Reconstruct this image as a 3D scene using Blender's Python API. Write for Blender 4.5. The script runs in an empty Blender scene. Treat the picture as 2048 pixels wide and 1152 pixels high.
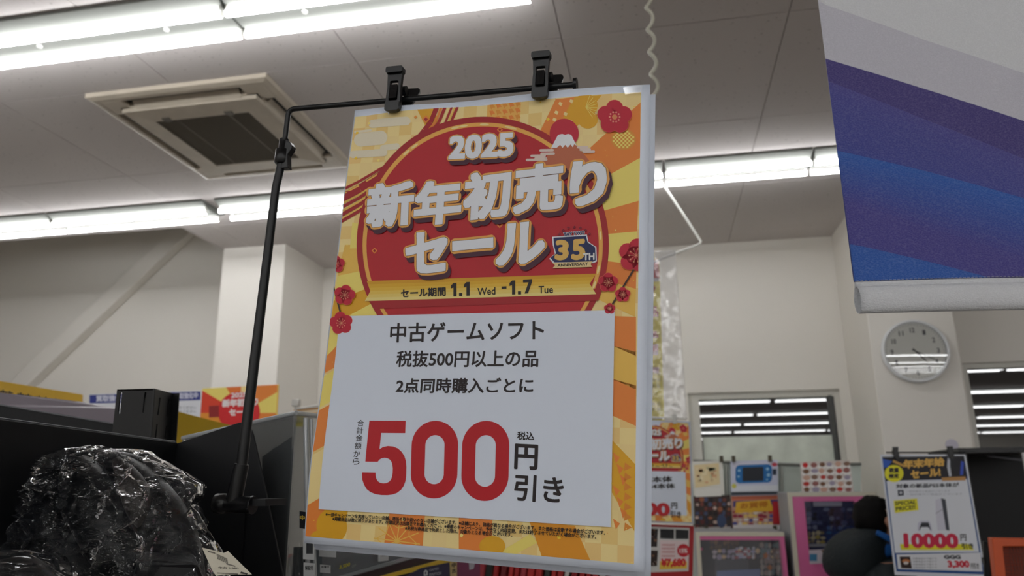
import bpy, bmesh, math, random
import numpy as np
from mathutils import Vector, Matrix, noise
from mathutils.geometry import tessellate_polygon
random.seed(7)
sc = bpy.context.scene
COL = sc.collection
# ------------------------------------------------------------------ camera
EYE = 1.5
F, CX, CY = 1521.41, 1024., 576.
M = np.array([[0.98185836, -0.05583135, -0.18120989],
              [0.1894384, 0.24749817, 0.95018827],
              [-0.00820118, -0.96727841, 0.25358475]])
cam = bpy.data.cameras.new('camera'); cam.sensor_width = 36; cam.lens = F/2048*36
cam.clip_start = .02; cam.clip_end = 60
cam.dof.use_dof = True; cam.dof.focus_distance = .66; cam.dof.aperture_fstop = 10.5
camo = bpy.data.objects.new('camera', cam); COL.objects.link(camo)
R = Matrix([[M[i][0], -M[i][1], -M[i][2]] for i in range(3)]).to_4x4()
camo.matrix_world = Matrix.Translation((0, 0, EYE)) @ R
sc.camera = camo
# ------------------------------------------------------------------ world, light, exposure
sc.view_settings.view_transform = 'Standard'; sc.view_settings.look = 'None'
sc.view_settings.gamma = 1; sc.view_settings.use_curve_mapping = False
sc.view_settings.exposure = 1.38
wd = bpy.data.worlds.new('world'); sc.world = wd; wd.use_nodes = True
wd.node_tree.nodes['Background'].inputs[0].default_value = (.01, .012, .02, 1)
wd.node_tree.nodes['Background'].inputs[1].default_value = .3
TUBE = 6.2
sc.cycles.use_denoising = True
sc.cycles.max_bounces = 10; sc.cycles.diffuse_bounces = 5; sc.cycles.transparent_max_bounces = 24
sc.cycles.sample_clamp_indirect = 6
sc.cycles.caustics_refractive = False

# ------------------------------------------------------------------ pixel -> world measuring helpers
def ray(x, y): return M @ np.array([(x-CX)/F, (y-CY)/F, 1.])
def W(p): return Vector((p[0], p[1], p[2]+EYE))
def at(x, y, Y): r = ray(x, y); return W(r*(Y/r[1]))            # point on the plane y = Y
def atz(x, y, z): r = ray(x, y); return W(r*((z-EYE)/r[2]))      # on the height z
def atx(x, y, X): r = ray(x, y); return W(r*(X/r[0]))
def atplane(x, y, O, n):
    r = Vector(ray(x, y)); e = Vector((0, 0, EYE)); return e + r*((O-e).dot(n)/r.dot(n))
# ------------------------------------------------------------------ materials
def lin(c):
    c = c/255.; return c/12.92 if c <= .04045 else ((c+.055)/1.055)**2.4
MATS = {}
def mat(name, rgb, rough=.5, spec=.5, metal=0., bump=None, vary=None, alpha=None, coat=0., trans=0., emit=0., sheen=0.):
    """rgb in 0..255 sRGB albedo; bump=(scale,strength,distance); vary=(scale,amount)"""
    if name in MATS: return MATS[name]
    m = bpy.data.materials.new(name); m.use_nodes = True; nt = m.node_tree; b = nt.nodes['Principled BSDF']
    c = [lin(v) for v in rgb]+[1]
    b.inputs['Base Color'].default_value = c; b.inputs['Roughness'].default_value = rough
    b.inputs['Specular IOR Level'].default_value = spec; b.inputs['Metallic'].default_value = metal
    b.inputs['Coat Weight'].default_value = coat; b.inputs['Transmission Weight'].default_value = trans
    if sheen: b.inputs['Sheen Weight'].default_value = sheen
    if emit:
        b.inputs['Emission Color'].default_value = c; b.inputs['Emission Strength'].default_value = emit
    if bump or vary:
        tc = nt.nodes.new('ShaderNodeTexCoord')
    if vary:
        n = nt.nodes.new('ShaderNodeTexNoise'); n.inputs['Scale'].default_value = vary[0]; n.inputs['Detail'].default_value = 4
        nt.links.new(tc.outputs['Object'], n.inputs['Vector'])
        mx = nt.nodes.new('ShaderNodeMix'); mx.data_type = 'RGBA'
        mr = nt.nodes.new('ShaderNodeMapRange'); mr.inputs[1].default_value = .3; mr.inputs[2].default_value = .7
        nt.links.new(n.outputs['Fac'], mr.inputs[0]); nt.links.new(mr.outputs[0], mx.inputs[0])
        a = vary[1]
        mx.inputs[6].default_value = [max(0, v*(1-a)) for v in c[:3]]+[1]; mx.inputs[7].default_value = [min(1, v*(1+a)) for v in c[:3]]+[1]
        nt.links.new(mx.outputs[2], b.inputs['Base Color'])
    if bump:
        n = nt.nodes.new('ShaderNodeTexNoise'); n.inputs['Scale'].default_value = bump[0]; n.inputs['Detail'].default_value = 3
        nt.links.new(tc.outputs['Object'], n.inputs['Vector'])
        bp = nt.nodes.new('ShaderNodeBump'); bp.inputs['Strength'].default_value = bump[1]; bp.inputs['Distance'].default_value = bump[2]
        nt.links.new(n.outputs['Fac'], bp.inputs['Height']); nt.links.new(bp.outputs[0], b.inputs['Normal'])
    MATS[name] = m; return m
def pm(r, g, b):                                                  # printed ink / paper
    return mat('ink_%d_%d_%d' % (r, g, b), (r, g, b), rough=.45, spec=.35)
def film(name, tint=(1, 1, 1), rough=.08, base=.08, haze=0., hazecol=(.8, .85, .9)):
    """clear plastic film: transparent, with a fresnel gloss and a little haze"""
    m = bpy.data.materials.new(name); m.use_nodes = True; nt = m.node_tree; nt.nodes.clear()
    o = nt.nodes.new('ShaderNodeOutputMaterial'); t = nt.nodes.new('ShaderNodeBsdfTransparent'); t.inputs[0].default_value = (*tint, 1)
    g = nt.nodes.new('ShaderNodeBsdfGlossy'); g.inputs['Roughness'].default_value = rough
    lw = nt.nodes.new('ShaderNodeFresnel'); lw.inputs['IOR'].default_value = 1.5
    ad = nt.nodes.new('ShaderNodeMath'); ad.operation = 'ADD'; ad.use_clamp = True; ad.inputs[1].default_value = base
    nt.links.new(lw.outputs[0], ad.inputs[0])
    mx = nt.nodes.new('ShaderNodeMixShader'); nt.links.new(ad.outputs[0], mx.inputs[0])
    nt.links.new(t.outputs[0], mx.inputs[1]); nt.links.new(g.outputs[0], mx.inputs[2])
    out = mx
    if haze:
        d = nt.nodes.new('ShaderNodeBsdfDiffuse'); d.inputs[0].default_value = (*hazecol, 1)
        m2 = nt.nodes.new('ShaderNodeMixShader'); m2.inputs[0].default_value = haze
        nt.links.new(mx.outputs[0], m2.inputs[1]); nt.links.new(d.outputs[0], m2.inputs[2]); out = m2
    nt.links.new(out.outputs[0], o.inputs[0]); MATS[name] = m; return m
# ------------------------------------------------------------------ mesh builder
def basis(d):
    d = Vector(d).normalized(); a = Vector((0, 0, 1)) if abs(d.z) < .9 else Vector((1, 0, 0))
    x = d.cross(a).normalized(); return x, d.cross(x).normalized()
class MB:
    def __init__(s): s.v = []; s.f = []; s.m = []; s.sm = []
    def add(s, vs, fs, mi=0, smooth=False):
        k = len(s.v); s.v += [Vector(v) for v in vs]; s.f += [[i+k for i in f] for f in fs]; s.m += [mi]*len(fs); s.sm += [smooth]*len(fs); return s
    def hexa(s, b, t, mi=0):                                       # bottom 4 + top 4 points
        return s.add(list(b)+list(t), [(3, 2, 1, 0), (4, 5, 6, 7), (0, 1, 5, 4), (1, 2, 6, 5), (2, 3, 7, 6), (3, 0, 4, 7)], mi)
    def box(s, lo, hi, mi=0, bev=0):
        x0, y0, z0 = lo; x1, y1, z1 = hi
        if bev:
            b = bev; bm = bmesh.new(); bmesh.ops.create_cube(bm, size=1)
            for v in bm.verts: v.co = Vector(((x0+x1)/2+v.co.x*(x1-x0), (y0+y1)/2+v.co.y*(y1-y0), (z0+z1)/2+v.co.z*(z1-z0)))
            bmesh.ops.bevel(bm, geom=bm.edges[:], offset=b, segments=2, affect='EDGES', profile=.5)
            return s.addbm(bm, mi)
        return s.hexa([(x0, y0, z0), (x1, y0, z0), (x1, y1, z0), (x0, y1, z0)], [(x0, y0, z1), (x1, y0, z1), (x1, y1, z1), (x0, y1, z1)], mi)
    def addbm(s, bm, mi=0, smooth=False, T=None):
        bm.verts.index_update()
        s.add([(T @ v.co) if T else v.co.copy() for v in bm.verts], [[v.index for v in f.verts] for f in bm.faces], mi, smooth); bm.free(); return s
    def slab(s, q, th, mi=0, n=None):                              # quad/polygon slab, thickness th behind
        q = [Vector(p) for p in q]
        if n is None: n = (q[1]-q[0]).cross(q[-1]-q[0]).normalized()
        k = len(q); b = [p+Vector(n)*th for p in q]
        return s.add(q+b, [list(range(k)), list(range(2*k-1, k-1, -1))]+[[i, k+i, k+(i+1) % k, (i+1) % k] for i in range(k)], mi)
    def cyl(s, p0, p1, r, r1=None, n=16, mi=0, smooth=True, cap=True):
        return s.tube([p0, p1], [r, r if r1 is None else r1], n, mi, smooth, cap)
    def tube(s, path, r, n=12, mi=0, smooth=True, cap=True):
        path = [Vector(p) for p in path]; rs = r if isinstance(r, (list, tuple)) else [r]*len(path)
        vs = []; fs = []; X = None
        for i, p in enumerate(path):
            d = (path[min(i+1, len(path)-1)]-path[max(i-1, 0)]).normalized()
            if X is None: X, _ = basis(d)
            X = (X-d*X.dot(d)).normalized(); Y = d.cross(X)
            vs += [p+(X*math.cos(a)+Y*math.sin(a))*rs[i] for a in [2*math.pi*j/n for j in range(n)]]
        for i in range(len(path)-1):
            for j in range(n):
                a = i*n+j; b = i*n+(j+1) % n; fs.append((a, b, b+n, a+n))
        s.add(vs, fs, mi, smooth)
        if cap:
            k = len(vs)-n
            s.add(vs[:n], [list(range(n-1, -1, -1))], mi); s.add(vs[k:], [list(range(n))], mi)
        return s
    def prism(s, outline, T, d0, d1, mi=0, holes=(), bev=0):         # 2D outline in the plane of T, extruded along local z d0..d1
        loops = [outline]+list(holes); flat = [Vector((p[0], p[1], 0)) for l in loops for p in l]
        tri = tessellate_polygon([[Vector((p[0], p[1], 0)) for p in l] for l in loops])
        N = len(flat); vs = [T @ Vector((p.x, p.y, d0)) for p in flat]+[T @ Vector((p.x, p.y, d1)) for p in flat]
        fs = [tuple(t) for t in tri]+[tuple(i+N for i in reversed(t)) for t in tri]; k = 0
        for l in loops:
            m = len(l); fs += [(k+i, k+(i+1) % m, N+k+(i+1) % m, N+k+i) for i in range(m)]; k += m
        return s.add(vs, fs, mi)
    def make(s, name, mats, parent=None, loc=None, bevel=0, recalc=True, kind=None):
        if not isinstance(mats, (list, tuple)): mats = [mats]
        me = bpy.data.meshes.new(name)
        if parent is None:
            if loc is None:
                a = np.array([tuple(v) for v in s.v]); loc = Vector(((a[:, 0].min()+a[:, 0].max())/2, (a[:, 1].min()+a[:, 1].max())/2, a[:, 2].min()))
            off = Vector(loc); Ti = Matrix.Translation(-off)
        else:
            r = parent; Tm = Matrix.Identity(4)
            while r is not None: Tm = r.matrix_basis @ Tm; r = r.parent
            Ti = Tm.inverted()
        me.from_pydata([tuple(Ti @ v) for v in s.v], [], s.f)
        for m in mats: me.materials.append(m)
        me.polygons.foreach_set('material_index', s.m); me.polygons.foreach_set('use_smooth', s.sm)
        if recalc:
            bm = bmesh.new(); bm.from_mesh(me); bmesh.ops.recalc_face_normals(bm, faces=bm.faces); bm.to_mesh(me); bm.free()
        o = bpy.data.objects.new(name, me); COL.objects.link(o)
        if parent is None: o.location = loc
        else: o.parent = parent
        if bevel:
            b = o.modifiers.new('bevel', 'BEVEL'); b.width = bevel; b.segments = 2; b.limit_method = 'ANGLE'
        if kind: o['kind'] = kind
        return o
def thing(name, label, cat, loc=(0, 0, 0), group=None, mtx=None):
    o = bpy.data.objects.new(name, None); COL.objects.link(o); o.empty_display_size = .05
    if mtx is not None: o.matrix_basis = mtx
    else: o.location = loc
    return tag(o, label, cat, group)
def tag(o, label, cat, group=None):
    o['label'] = label; o['category'] = cat
    if group: o['group'] = group
    return o
def struct(o): o['kind'] = 'structure'; return o
# ------------------------------------------------------------------ printed surfaces
GL = {}
def glyphs(s, res=3):
    if (s, res) not in GL:
        c = bpy.data.curves.new('t', 'FONT'); c.body = s; c.resolution_u = res
        o = bpy.data.objects.new('t', c); m = bpy.data.meshes.new_from_object(o)
        v = [(a.co.x, a.co.y) for a in m.vertices]; f = [tuple(p.vertices) for p in m.polygons]
        bpy.data.objects.remove(o); bpy.data.curves.remove(c); bpy.data.meshes.remove(m)
        GL[(s, res)] = (v, f)
    return GL[(s, res)]
class Surf:
    """a flat (optionally bowed) sheet standing in the world; u to the right, v down, off towards the viewer"""
    def __init__(s, O, eu, ev):
        s.O = Vector(O); s.eu = Vector(eu).normalized(); s.ev = Vector(ev); s.ev = (s.ev-s.eu*s.ev.dot(s.eu)).normalized()
        s.n = s.ev.cross(s.eu).normalized()                          # points to the viewer
        s.mtx = Matrix((( s.eu.x, -s.ev.x, s.n.x, s.O.x), (s.eu.y, -s.ev.y, s.n.y, s.O.y), (s.eu.z, -s.ev.z, s.n.z, s.O.z), (0, 0, 0, 1)))
    @staticmethod
    def quad(tl, tr, bl): return Surf(tl, Vector(tr)-Vector(tl), Vector(bl)-Vector(tl))
    def uv(s, x, y):
        p = atplane(x, y, s.O, s.n)-s.O; return (p.dot(s.eu), p.dot(s.ev))
    def P(s, u, v, off=0): return s.O+s.eu*u+s.ev*v+s.n*off
def clip_poly(pts, rect):                                           # clip to u0,v0,u1,v1
    u0, v0, u1, v1 = rect
    for ax, lim, sg in ((0, u0, 1), (0, u1, -1), (1, v0, 1), (1, v1, -1)):
        out = []
        for i in range(len(pts)):
            a = pts[i-1]; b = pts[i]; da = (a[ax]-lim)*sg; db = (b[ax]-lim)*sg
            if da*db < 0:
                t = da/(da-db); out.append((a[0]+(b[0]-a[0])*t, a[1]+(b[1]-a[1])*t))
            if db >= 0: out.append(b)
        pts = out
        if not pts: return []
    return pts
class Print:
    def __init__(s, surf, px=True): s.S = surf; s.v = []; s.f = []; s.m = []; s.mats = []; s.px = px; s.rect = None
    def mi(s, m):
        if isinstance(m, tuple): m = pm(*m)
        if m not in s.mats: s.mats.append(m)
        return s.mats.index(m)
    def c(s, p): return s.S.uv(*p) if s.px else p
    def raw(s, vs, fs, m, off):
        k = len(s.v); s.v += [(a, b, off) for a, b in vs]; s.f += [tuple(i+k for i in f) for f in fs]; s.m += [s.mi(m)]*len(fs)
    def poly(s, pts, m, lay, holes=(), uv=False, clip=True):
        C = (lambda p: p) if uv else s.c
        P = [C(p) for p in pts]
        if s.rect and clip and not holes: P = clip_poly(P, s.rect)
        if len(P) < 3: return
        H = [[C(p) for p in h] for h in holes]; loops = [P]+H
        tri = tessellate_polygon([[Vector((a, b, 0)) for a, b in l] for l in loops])
        s.raw([p for l in loops for p in l], tri, m, lay*1e-4)
    def ell(s, cx, cy, rx, ry, m, lay, n=48, a0=0, a1=2*math.pi, hole=None, rot=0, clip=True):
        def e(rx, ry): return [(cx+rx*math.cos(a)*math.cos(rot)-ry*math.sin(a)*math.sin(rot), cy+rx*math.cos(a)*math.sin(rot)+ry*math.sin(a)*math.cos(rot)) for a in [a0+(a1-a0)*i/n for i in range(n)]]
        s.poly(e(rx, ry), m, lay, holes=[e(*hole)] if hole else (), clip=clip)
    def line(s, pts, w, m, lay):
        for a, b in zip(pts, pts[1:]):
            d = Vector((b[0]-a[0], b[1]-a[1])); L = d.length or 1; nx, ny = -d.y/L*w/2, d.x/L*w/2
            s.poly([(a[0]+nx, a[1]+ny), (b[0]+nx, b[1]+ny), (b[0]-nx, b[1]-ny), (a[0]-nx, a[1]-ny)], m, lay)
    def text(s, t, bl, br, tl, m, lay, bold=0., shift=(0, 0), pad=None, n=10, res=3, sq=False):
        v, f = glyphs(t, res)
        if not v: return
        e = bold if pad is None else pad
        x0 = min(a for a, b in v)-e; x1 = max(a for a, b in v)+e; y0 = min(b for a, b in v)-e; y1 = max(b for a, b in v)+e
        B = np.array(s.c(bl)); U = (np.array(s.c(br))-B)/(x1-x0); V = (np.array(s.c(tl))-B)/(y1-y0)
        offs = [(0, 0)]
        if bold:
            if sq: offs += [(bold*a/2, bold*b_/2) for a in np.linspace(-2, 2, 9) for b_ in np.linspace(-2, 2, 9) if abs(a) == 2 or abs(b_) == 2]+[(bold*.5*a, bold*.5*b_) for a in (-1, 1) for b_ in (-1, 1)]
            else: offs += [(bold*math.cos(2*math.pi*i/n), bold*math.sin(2*math.pi*i/n)) for i in range(n)]
            if bold > .035 and not sq: offs += [(bold*.5*math.cos(2*math.pi*(i+.5)/6), bold*.5*math.sin(2*math.pi*(i+.5)/6)) for i in range(6)]
        A = np.array(v)
        for k, (dx, dy) in enumerate(offs):
            Q = B+np.outer(A[:, 0]+dx-x0, U)+np.outer(A[:, 1]+dy-y0, V)+np.array(shift)
            s.raw([tuple(q) for q in Q], f, m, lay*1e-4+k*3e-6)
    def make(s, name, parent, bow=None, grid=0, area=None):
        bm = bmesh.new(); vs = [bm.verts.new((a, -b, c)) for a, b, c in s.v]
        for f, mi in zip(s.f, s.m):
            try: bm.faces.new([vs[i] for i in f]).material_index = mi
            except ValueError: pass
        if grid:
            us = [v.co.x for v in bm.verts]; ws = [v.co.y for v in bm.verts]
            for ax, lo, hi in ((0, min(us), max(us)), (1, min(ws), max(ws))):
                k = math.ceil(lo/grid)
                while k*grid < hi:
                    co = (k*grid, 0, 0) if ax == 0 else (0, k*grid, 0); no = (1, 0, 0) if ax == 0 else (0, 1, 0)
                    bmesh.ops.bisect_plane(bm, geom=bm.verts[:]+bm.edges[:]+bm.faces[:], plane_co=co, plane_no=no, dist=1e-7); k += 1
        if bow:
            for v in bm.verts: v.co.z += bow(v.co.x, -v.co.y)
        for f in bm.faces:
            f.normal_update()
            if f.normal.z < 0: f.normal_flip()
        me = bpy.data.meshes.new(name); bm.to_mesh(me); bm.free()
        for m in s.mats: me.materials.append(m)
        o = bpy.data.objects.new(name, me); COL.objects.link(o); o.parent = parent; return o
def sheet_mesh(name, parent, rect, m, bow=None, th=.0003, z=0, nu=30, nv=36, edge=None):
    u0, v0, u1, v1 = rect; vs = []; fs = []
    for side in (0, 1):
        for j in range(nv+1):
            for i in range(nu+1):
                u = u0+(u1-u0)*i/nu; v = v0+(v1-v0)*j/nv
                if edge: u, v = edge(u, v)
                vs.append((u, -v, z-side*th+(bow(u, v) if bow else 0)))
    K = (nu+1)*(nv+1)
    for j in range(nv):
        for i in range(nu):
            a = j*(nu+1)+i; q = (a, a+nu+1, a+nu+2, a+1); fs.append(q); fs.append(tuple(x+K for x in reversed(q)))
    bd = [i for i in range(nu+1)]+[(j+1)*(nu+1)+nu for j in range(nv)]+[nv*(nu+1)+nu-1-i for i in range(nu)]+[(nv-1-j)*(nu+1) for j in range(nv-1)]
    for i in range(len(bd)): a = bd[i]; b = bd[(i+1) % len(bd)]; fs.append((a, b, b+K, a+K))
    me = bpy.data.meshes.new(name); me.from_pydata(vs, [], fs); me.materials.append(m)
    for p in me.polygons: p.use_smooth = True
    o = bpy.data.objects.new(name, me); COL.objects.link(o); o.parent = parent; return o
# ================================================================== THE SETTING
ZC = EYE+1.82; H = 1.82
wallm = mat('painted_wall', (232, 228, 221), rough=.7, spec=.2, bump=(180, .12, .002))
def ceil_mat():
    m = mat('ceiling_board', (206, 200, 198), rough=.85, spec=.1)
    nt = m.node_tree; b = nt.nodes['Principled BSDF']; tc = nt.nodes.new('ShaderNodeTexCoord')
    vo = nt.nodes.new('ShaderNodeTexVoronoi'); vo.inputs['Scale'].default_value = 30; vo.inputs['Randomness'].default_value = 1
    nz = nt.nodes.new('ShaderNodeTexNoise'); nz.inputs['Scale'].default_value = 60; nz.inputs['Detail'].default_value = 2
    ad = nt.nodes.new('ShaderNodeVectorMath'); ad.operation = 'MULTIPLY_ADD'; ad.inputs[1].default_value = (.03, .03, .03)
    nt.links.new(tc.outputs['Object'], nz.inputs['Vector']); nt.links.new(nz.outputs['Color'], ad.inputs[0]); nt.links.new(tc.outputs['Object'], ad.inputs[2])
    nt.links.new(ad.outputs[0], vo.inputs['Vector'])
    mr = nt.nodes.new('ShaderNodeMapRange'); mr.inputs[1].default_value = .12; mr.inputs[2].default_value = .13
    nt.links.new(vo.outputs['Distance'], mr.inputs[0])
    mx = nt.nodes.new('ShaderNodeMix'); mx.data_type = 'RGBA'
    a = [lin(v) for v in (206, 200, 198)]; mx.inputs[6].default_value = [v*.72 for v in a]+[1]; mx.inputs[7].default_value = a+[1]
    nt.links.new(mr.outputs[0], mx.inputs[0]); nt.links.new(mx.outputs[2], b.inputs['Base Color'])
    bp = nt.nodes.new('ShaderNodeBump'); bp.inputs['Strength'].default_value = .6; bp.inputs['Distance'].default_value = .002
    nt.links.new(mr.outputs[0], bp.inputs['Height']); nt.links.new(bp.outputs[0], b.inputs['Normal'])
    return m
ceilm = ceil_mat()
XL, XR, YB, YF = -7.6, 14.0, -21.0, 5.83
XN, YN = -1.8*H, 2.54*H                                               # the raised bay beyond the ceiling's edge, back left
b = MB(); b.box((XL-.2, YB-.2, ZC+.012), (XR+.2, YN, ZC+.25)); b.box((XN, YN, ZC+.012), (XR+.2, YF+.3, ZC+.25))
b.box((XN-.012, YN, ZC-.001), (XN, YF, ZC+.012)); ceiling = struct(b.make('ceiling', ceilm))
b = MB(); b.box((XL-.2, YN, 4.9), (XN, YF+.3, 5.0)); struct(b.make('ceiling', wallm))
b = MB(); b.box((XL-.2, YN-.1, ZC+.25), (XN, YN, 4.9)); b.box((XN, YN-.1, ZC+.25), (XN+.1, YF, 4.9)); struct(b.make('trim_1', wallm))
# ceiling boards, one by one where the photograph shows their joints
PJ = .91; x0 = .595-PJ*9; y0 = 2.81-PJ
proto = {}
for j in range(6):
    for i in range(15):
        xa = x0+i*PJ; xb = xa+PJ; ya = y0+(j-1)*PJ; yb = ya+PJ
        if xa < XL: continue
        if xb > XR: continue
        if yb > YF: yb = YF
        if ya > YN-.2:
            if xb <= XN: continue
            xa = max(xa, XN)
        elif ya < YN < yb and xb <= XN: yb = YN
        if yb-ya < .05 or xb-xa < .05: continue
        key = (round(xb-xa, 3), round(yb-ya, 3))
        if key not in proto:
            k = MB(); k.box((-(xb-xa)/2+.002, -(yb-ya)/2+.002, 0), ((xb-xa)/2-.002, (yb-ya)/2-.002, .0115), bev=.0015)
            proto[key] = k.make('ceiling_board', ceilm, loc=(0, 0, 0)); o = proto[key]
        else: o = proto[key].copy(); COL.objects.link(o)
        o.parent = ceiling; o.location = Vector(((xa+xb)/2, (ya+yb)/2, ZC))-ceiling.location
b = MB(); b.box((XL, YB, ZC), (XR, y0-PJ, ZC+.0115)); b.make('ceiling_board', ceilm, ceiling)['kind'] = 'stuff'
# floor
floorm = mat('vinyl_floor', (168, 163, 156), rough=.35, vary=(3, .06))
b = MB(); b.box((XL-.2, YB-.2, -.1), (XR+.2, YF+.3, 0)); struct(b.make('floor', floorm))
# back wall with the left window's opening
WL = at(1376, 800, YF).x; WR = at(1681, 800, YF).x; WT = at(1500, 783, YF).z; WBt = .9
b = MB()
b.box((XL-.2, YF, 0), (WL, YF+.2, 5)); b.box((WR, YF, 0), (2.2, YF+.2, ZC+.01)); b.box((WL, YF, WT), (WR, YF+.2, ZC+.01)); b.box((WL, YF, 0), (WR, YF+.2, WBt))
b.box((WL-.0, YF, ZC+.01), (WR, YF+.2, 5), 0)
struct(b.make('wall_back', wallm))
# columns
CYF = 2.82*H
xcl = at(447, 500, CYF).x; xcr = at(571, 500, CYF).x
b = MB(); b.box((xcl, CYF, 0), (xcr, YF, ZC+.02), bev=.006); struct(b.make('wall_column_left', wallm))
xr0 = at(1735, 640, 5.15).x; xr1 = at(1910, 650, 5.15).x
b = MB(); b.box((xr0, 5.15, 0), (xr1, YF, ZC), bev=.006); struct(b.make('wall_column_right', wallm))
# wall right of the column with the second window
YR = 5.5; W2T = at(1990, 724, YR).z; W2L = at(1925, 728, YR).x
b = MB(); b.box((xr1-.01, YR, W2T), (XR, YR+.2, ZC)); b.box((xr1-.01, YR, 0), (XR, YR+.2, .9)); b.box((xr1-.01, YR, .9), (W2L, YR+.2, W2T)); b.box((4.6, YR, .9), (XR, YR+.2, W2T))
struct(b.make('wall_back_right', wallm))
b = MB(); b.box((XL-.2, YB, 0), (XL, YF, 5)); struct(b.make('wall_left', wallm))
b = MB(); b.box((XR, YB, 0), (XR+.2, YF, ZC)); struct(b.make('wall_right', wallm))
b = MB(); b.box((XL, YB-.2, 0), (XR, YB, ZC)); struct(b.make('wall_front', wallm))
# windows: pane against the night
frm = mat('window_frame_paint', (208, 206, 198), rough=.4)
def glass_mat():
    m = mat('night_window_glass', (8, 9, 12), rough=.012, spec=1.0); m.node_tree.nodes['Principled BSDF'].inputs['IOR'].default_value = 1.62; return m
gl = glass_mat()
def window(name, x0, x1, zb, zt, y, film_top=None):
    w = MB(); t = .035; d0, d1 = y+.03, y+.11
    w.box((x0, d0, zt-t), (x1, d1, zt)); w.box((x0, d0, zb), (x1, d1, zb+t)); w.box((x0, d0, zb+t), (x0+t, d1, zt-t)); w.box((x1-t, d0, zb+t), (x1, d1, zt-t))
    f = struct(w.make(name, frm))
    g = MB(); g.box((x0+t, y+.07, zb+t), (x1-t, y+.078, zt-t)); g.make('pane', gl, f)
    return f
w1 = window('window_1', WL, WR, WBt, WT, YF)
k = MB(); gx0 = at(1398, 800, YF).x; k.box((WL+.03, YF+.02, WBt), (gx0, YF+.1, WT-.03)); k.make('mullion', frm, w1)
k = MB(); k.box((gx0, YF+.035, at(1500, 796, YF).z), (WR-.03, YF+.1, WT-.03)); k.make('head_rail', frm, w1)
k = MB(); zf = at(1500, 872, YF).z; k.box((gx0+.01, YF+.05, WBt+.04), (WR-.075, YF+.06, zf)); k.make('frosted_film', mat('frosted_film', (205, 212, 200), rough=.25, vary=(5, .18)), w1)
k = MB(); k.box((WR-.075, YF+.03, WBt+.04), (WR-.05, YF+.1, zf+.28)); k.make('sash_stile', mat('sash_dark', (70, 72, 70), rough=.4), w1)
w2 = window('window_2', W2L, 4.6, .9, W2T, YR)
# ================================================================== LIGHTS (fluorescent battens)
tubem = mat('lit_tube', (255, 255, 250), emit=TUBE); tubem.node_tree.nodes['Principled BSDF'].inputs['Emission Color'].default_value = (.985, .99, 1.0, 1)
bodym = mat('batten_enamel', (132, 134, 130), rough=.85, spec=.05)
capm = mat('lamp_holder', (215, 215, 210), rough=.4)
TZ = ZC-.066
def batten(x0, x1, yc, label, group, near=True):
    """a twin-tube batten from x0 to x1: sloped body, two bare tubes and their holders"""
    t = thing('fluorescent_batten', label, 'ceiling light', ((x0+x1)/2, yc, ZC), group)
    e = -.002; prof = [(-.135, 0), (-.135, -.012), (-.05, -.045), (.05, -.045), (.135, -.012), (.135, 0)]
    b = MB(); n = len(prof); vs = [(x0-e, yc+p[0], ZC+p[1]-.0005) for p in prof]+[(x1+e, yc+p[0], ZC+p[1]-.0005) for p in prof]
    b.add(vs, [list(range(n)), list(range(2*n-1, n-1, -1))]+[(i, (i+1) % n, n+(i+1) % n, n+i) for i in range(n)]); b.make('body', bodym, t)
    for s in (-1, 1):
        yt = yc+s*.072
        b = MB(); b.cyl((x0+.006, yt, TZ), (x1-.006, yt, TZ), .0145, n=10 if not near else 20); o = b.make('tube', tubem, t)
        for xe, d in ((x0, 1), (x1, -1)):
            if near:
                b = MB(); b.box((min(xe+d*.003, xe+d*.011), yt-.011, TZ-.011), (max(xe+d*.003, xe+d*.011), yt+.011, ZC-.02), bev=.002); b.make('lamp_holder', capm, t)
    if near:
        for q in (.25, .75):
            b = MB(); xs = x0+(x1-x0)*q; b.cyl((xs, yc, ZC-.044), (xs, yc, ZC-.052), .011); b.make('cover_screw', capm, t)
    return t
YA = 2.36; YBr = 2.36+1.93
ga = 'twin-tube battens of the front row'; gb = 'twin-tube battens of the second row'
xa_end = atz(1064, 0, TZ).x
batten(xa_end-1.16, xa_end, YA, 'bare twin-tube ceiling light above the air conditioner, ending over the right black clip', 'ceiling lights')
batten(xa_end-2.33, xa_end-1.17, YA, 'bare twin-tube ceiling light at the top left, left of the round-headed screw', 'ceiling lights')
batten(xa_end-3.5, xa_end-2.34, YA, 'twin-tube ceiling light running out of the picture at the top left', 'ceiling lights')
xg1 = atz(437, 438, TZ).x; xg2 = atz(459, 436, TZ).x
batten(xg1-1.16, xg1, YBr, 'twin-tube ceiling light left of the gap in the far row, under the air conditioner', 'ceiling lights')
batten(xg1-2.33, xg1-1.17, YBr, 'twin-tube ceiling light of the far row at the left edge of the picture', 'ceiling lights')
xj1 = atz(1328, 371, TZ).x; xj2 = atz(1615, 350, TZ).x; xe = atz(1702, 341, TZ).x
batten(xg2, xg2+1.18, YBr, 'twin-tube ceiling light right of the gap, crossed by the black pole', 'ceiling lights')
batten(xg2+1.19, xj1-.005, YBr, 'twin-tube ceiling light hidden behind the sale poster, in line with the far row', 'ceiling lights')
batten(xj1+.005, xj2-.005, YBr, 'twin-tube ceiling light between the sale poster and the blue banner', 'ceiling lights')
batten(xj2+.005, xe, YBr, 'short end piece of the lit far row, at the edge of the blue banner', 'ceiling lights')
OR_ = 'first second third fourth fifth sixth seventh eighth ninth'.split()
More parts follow.
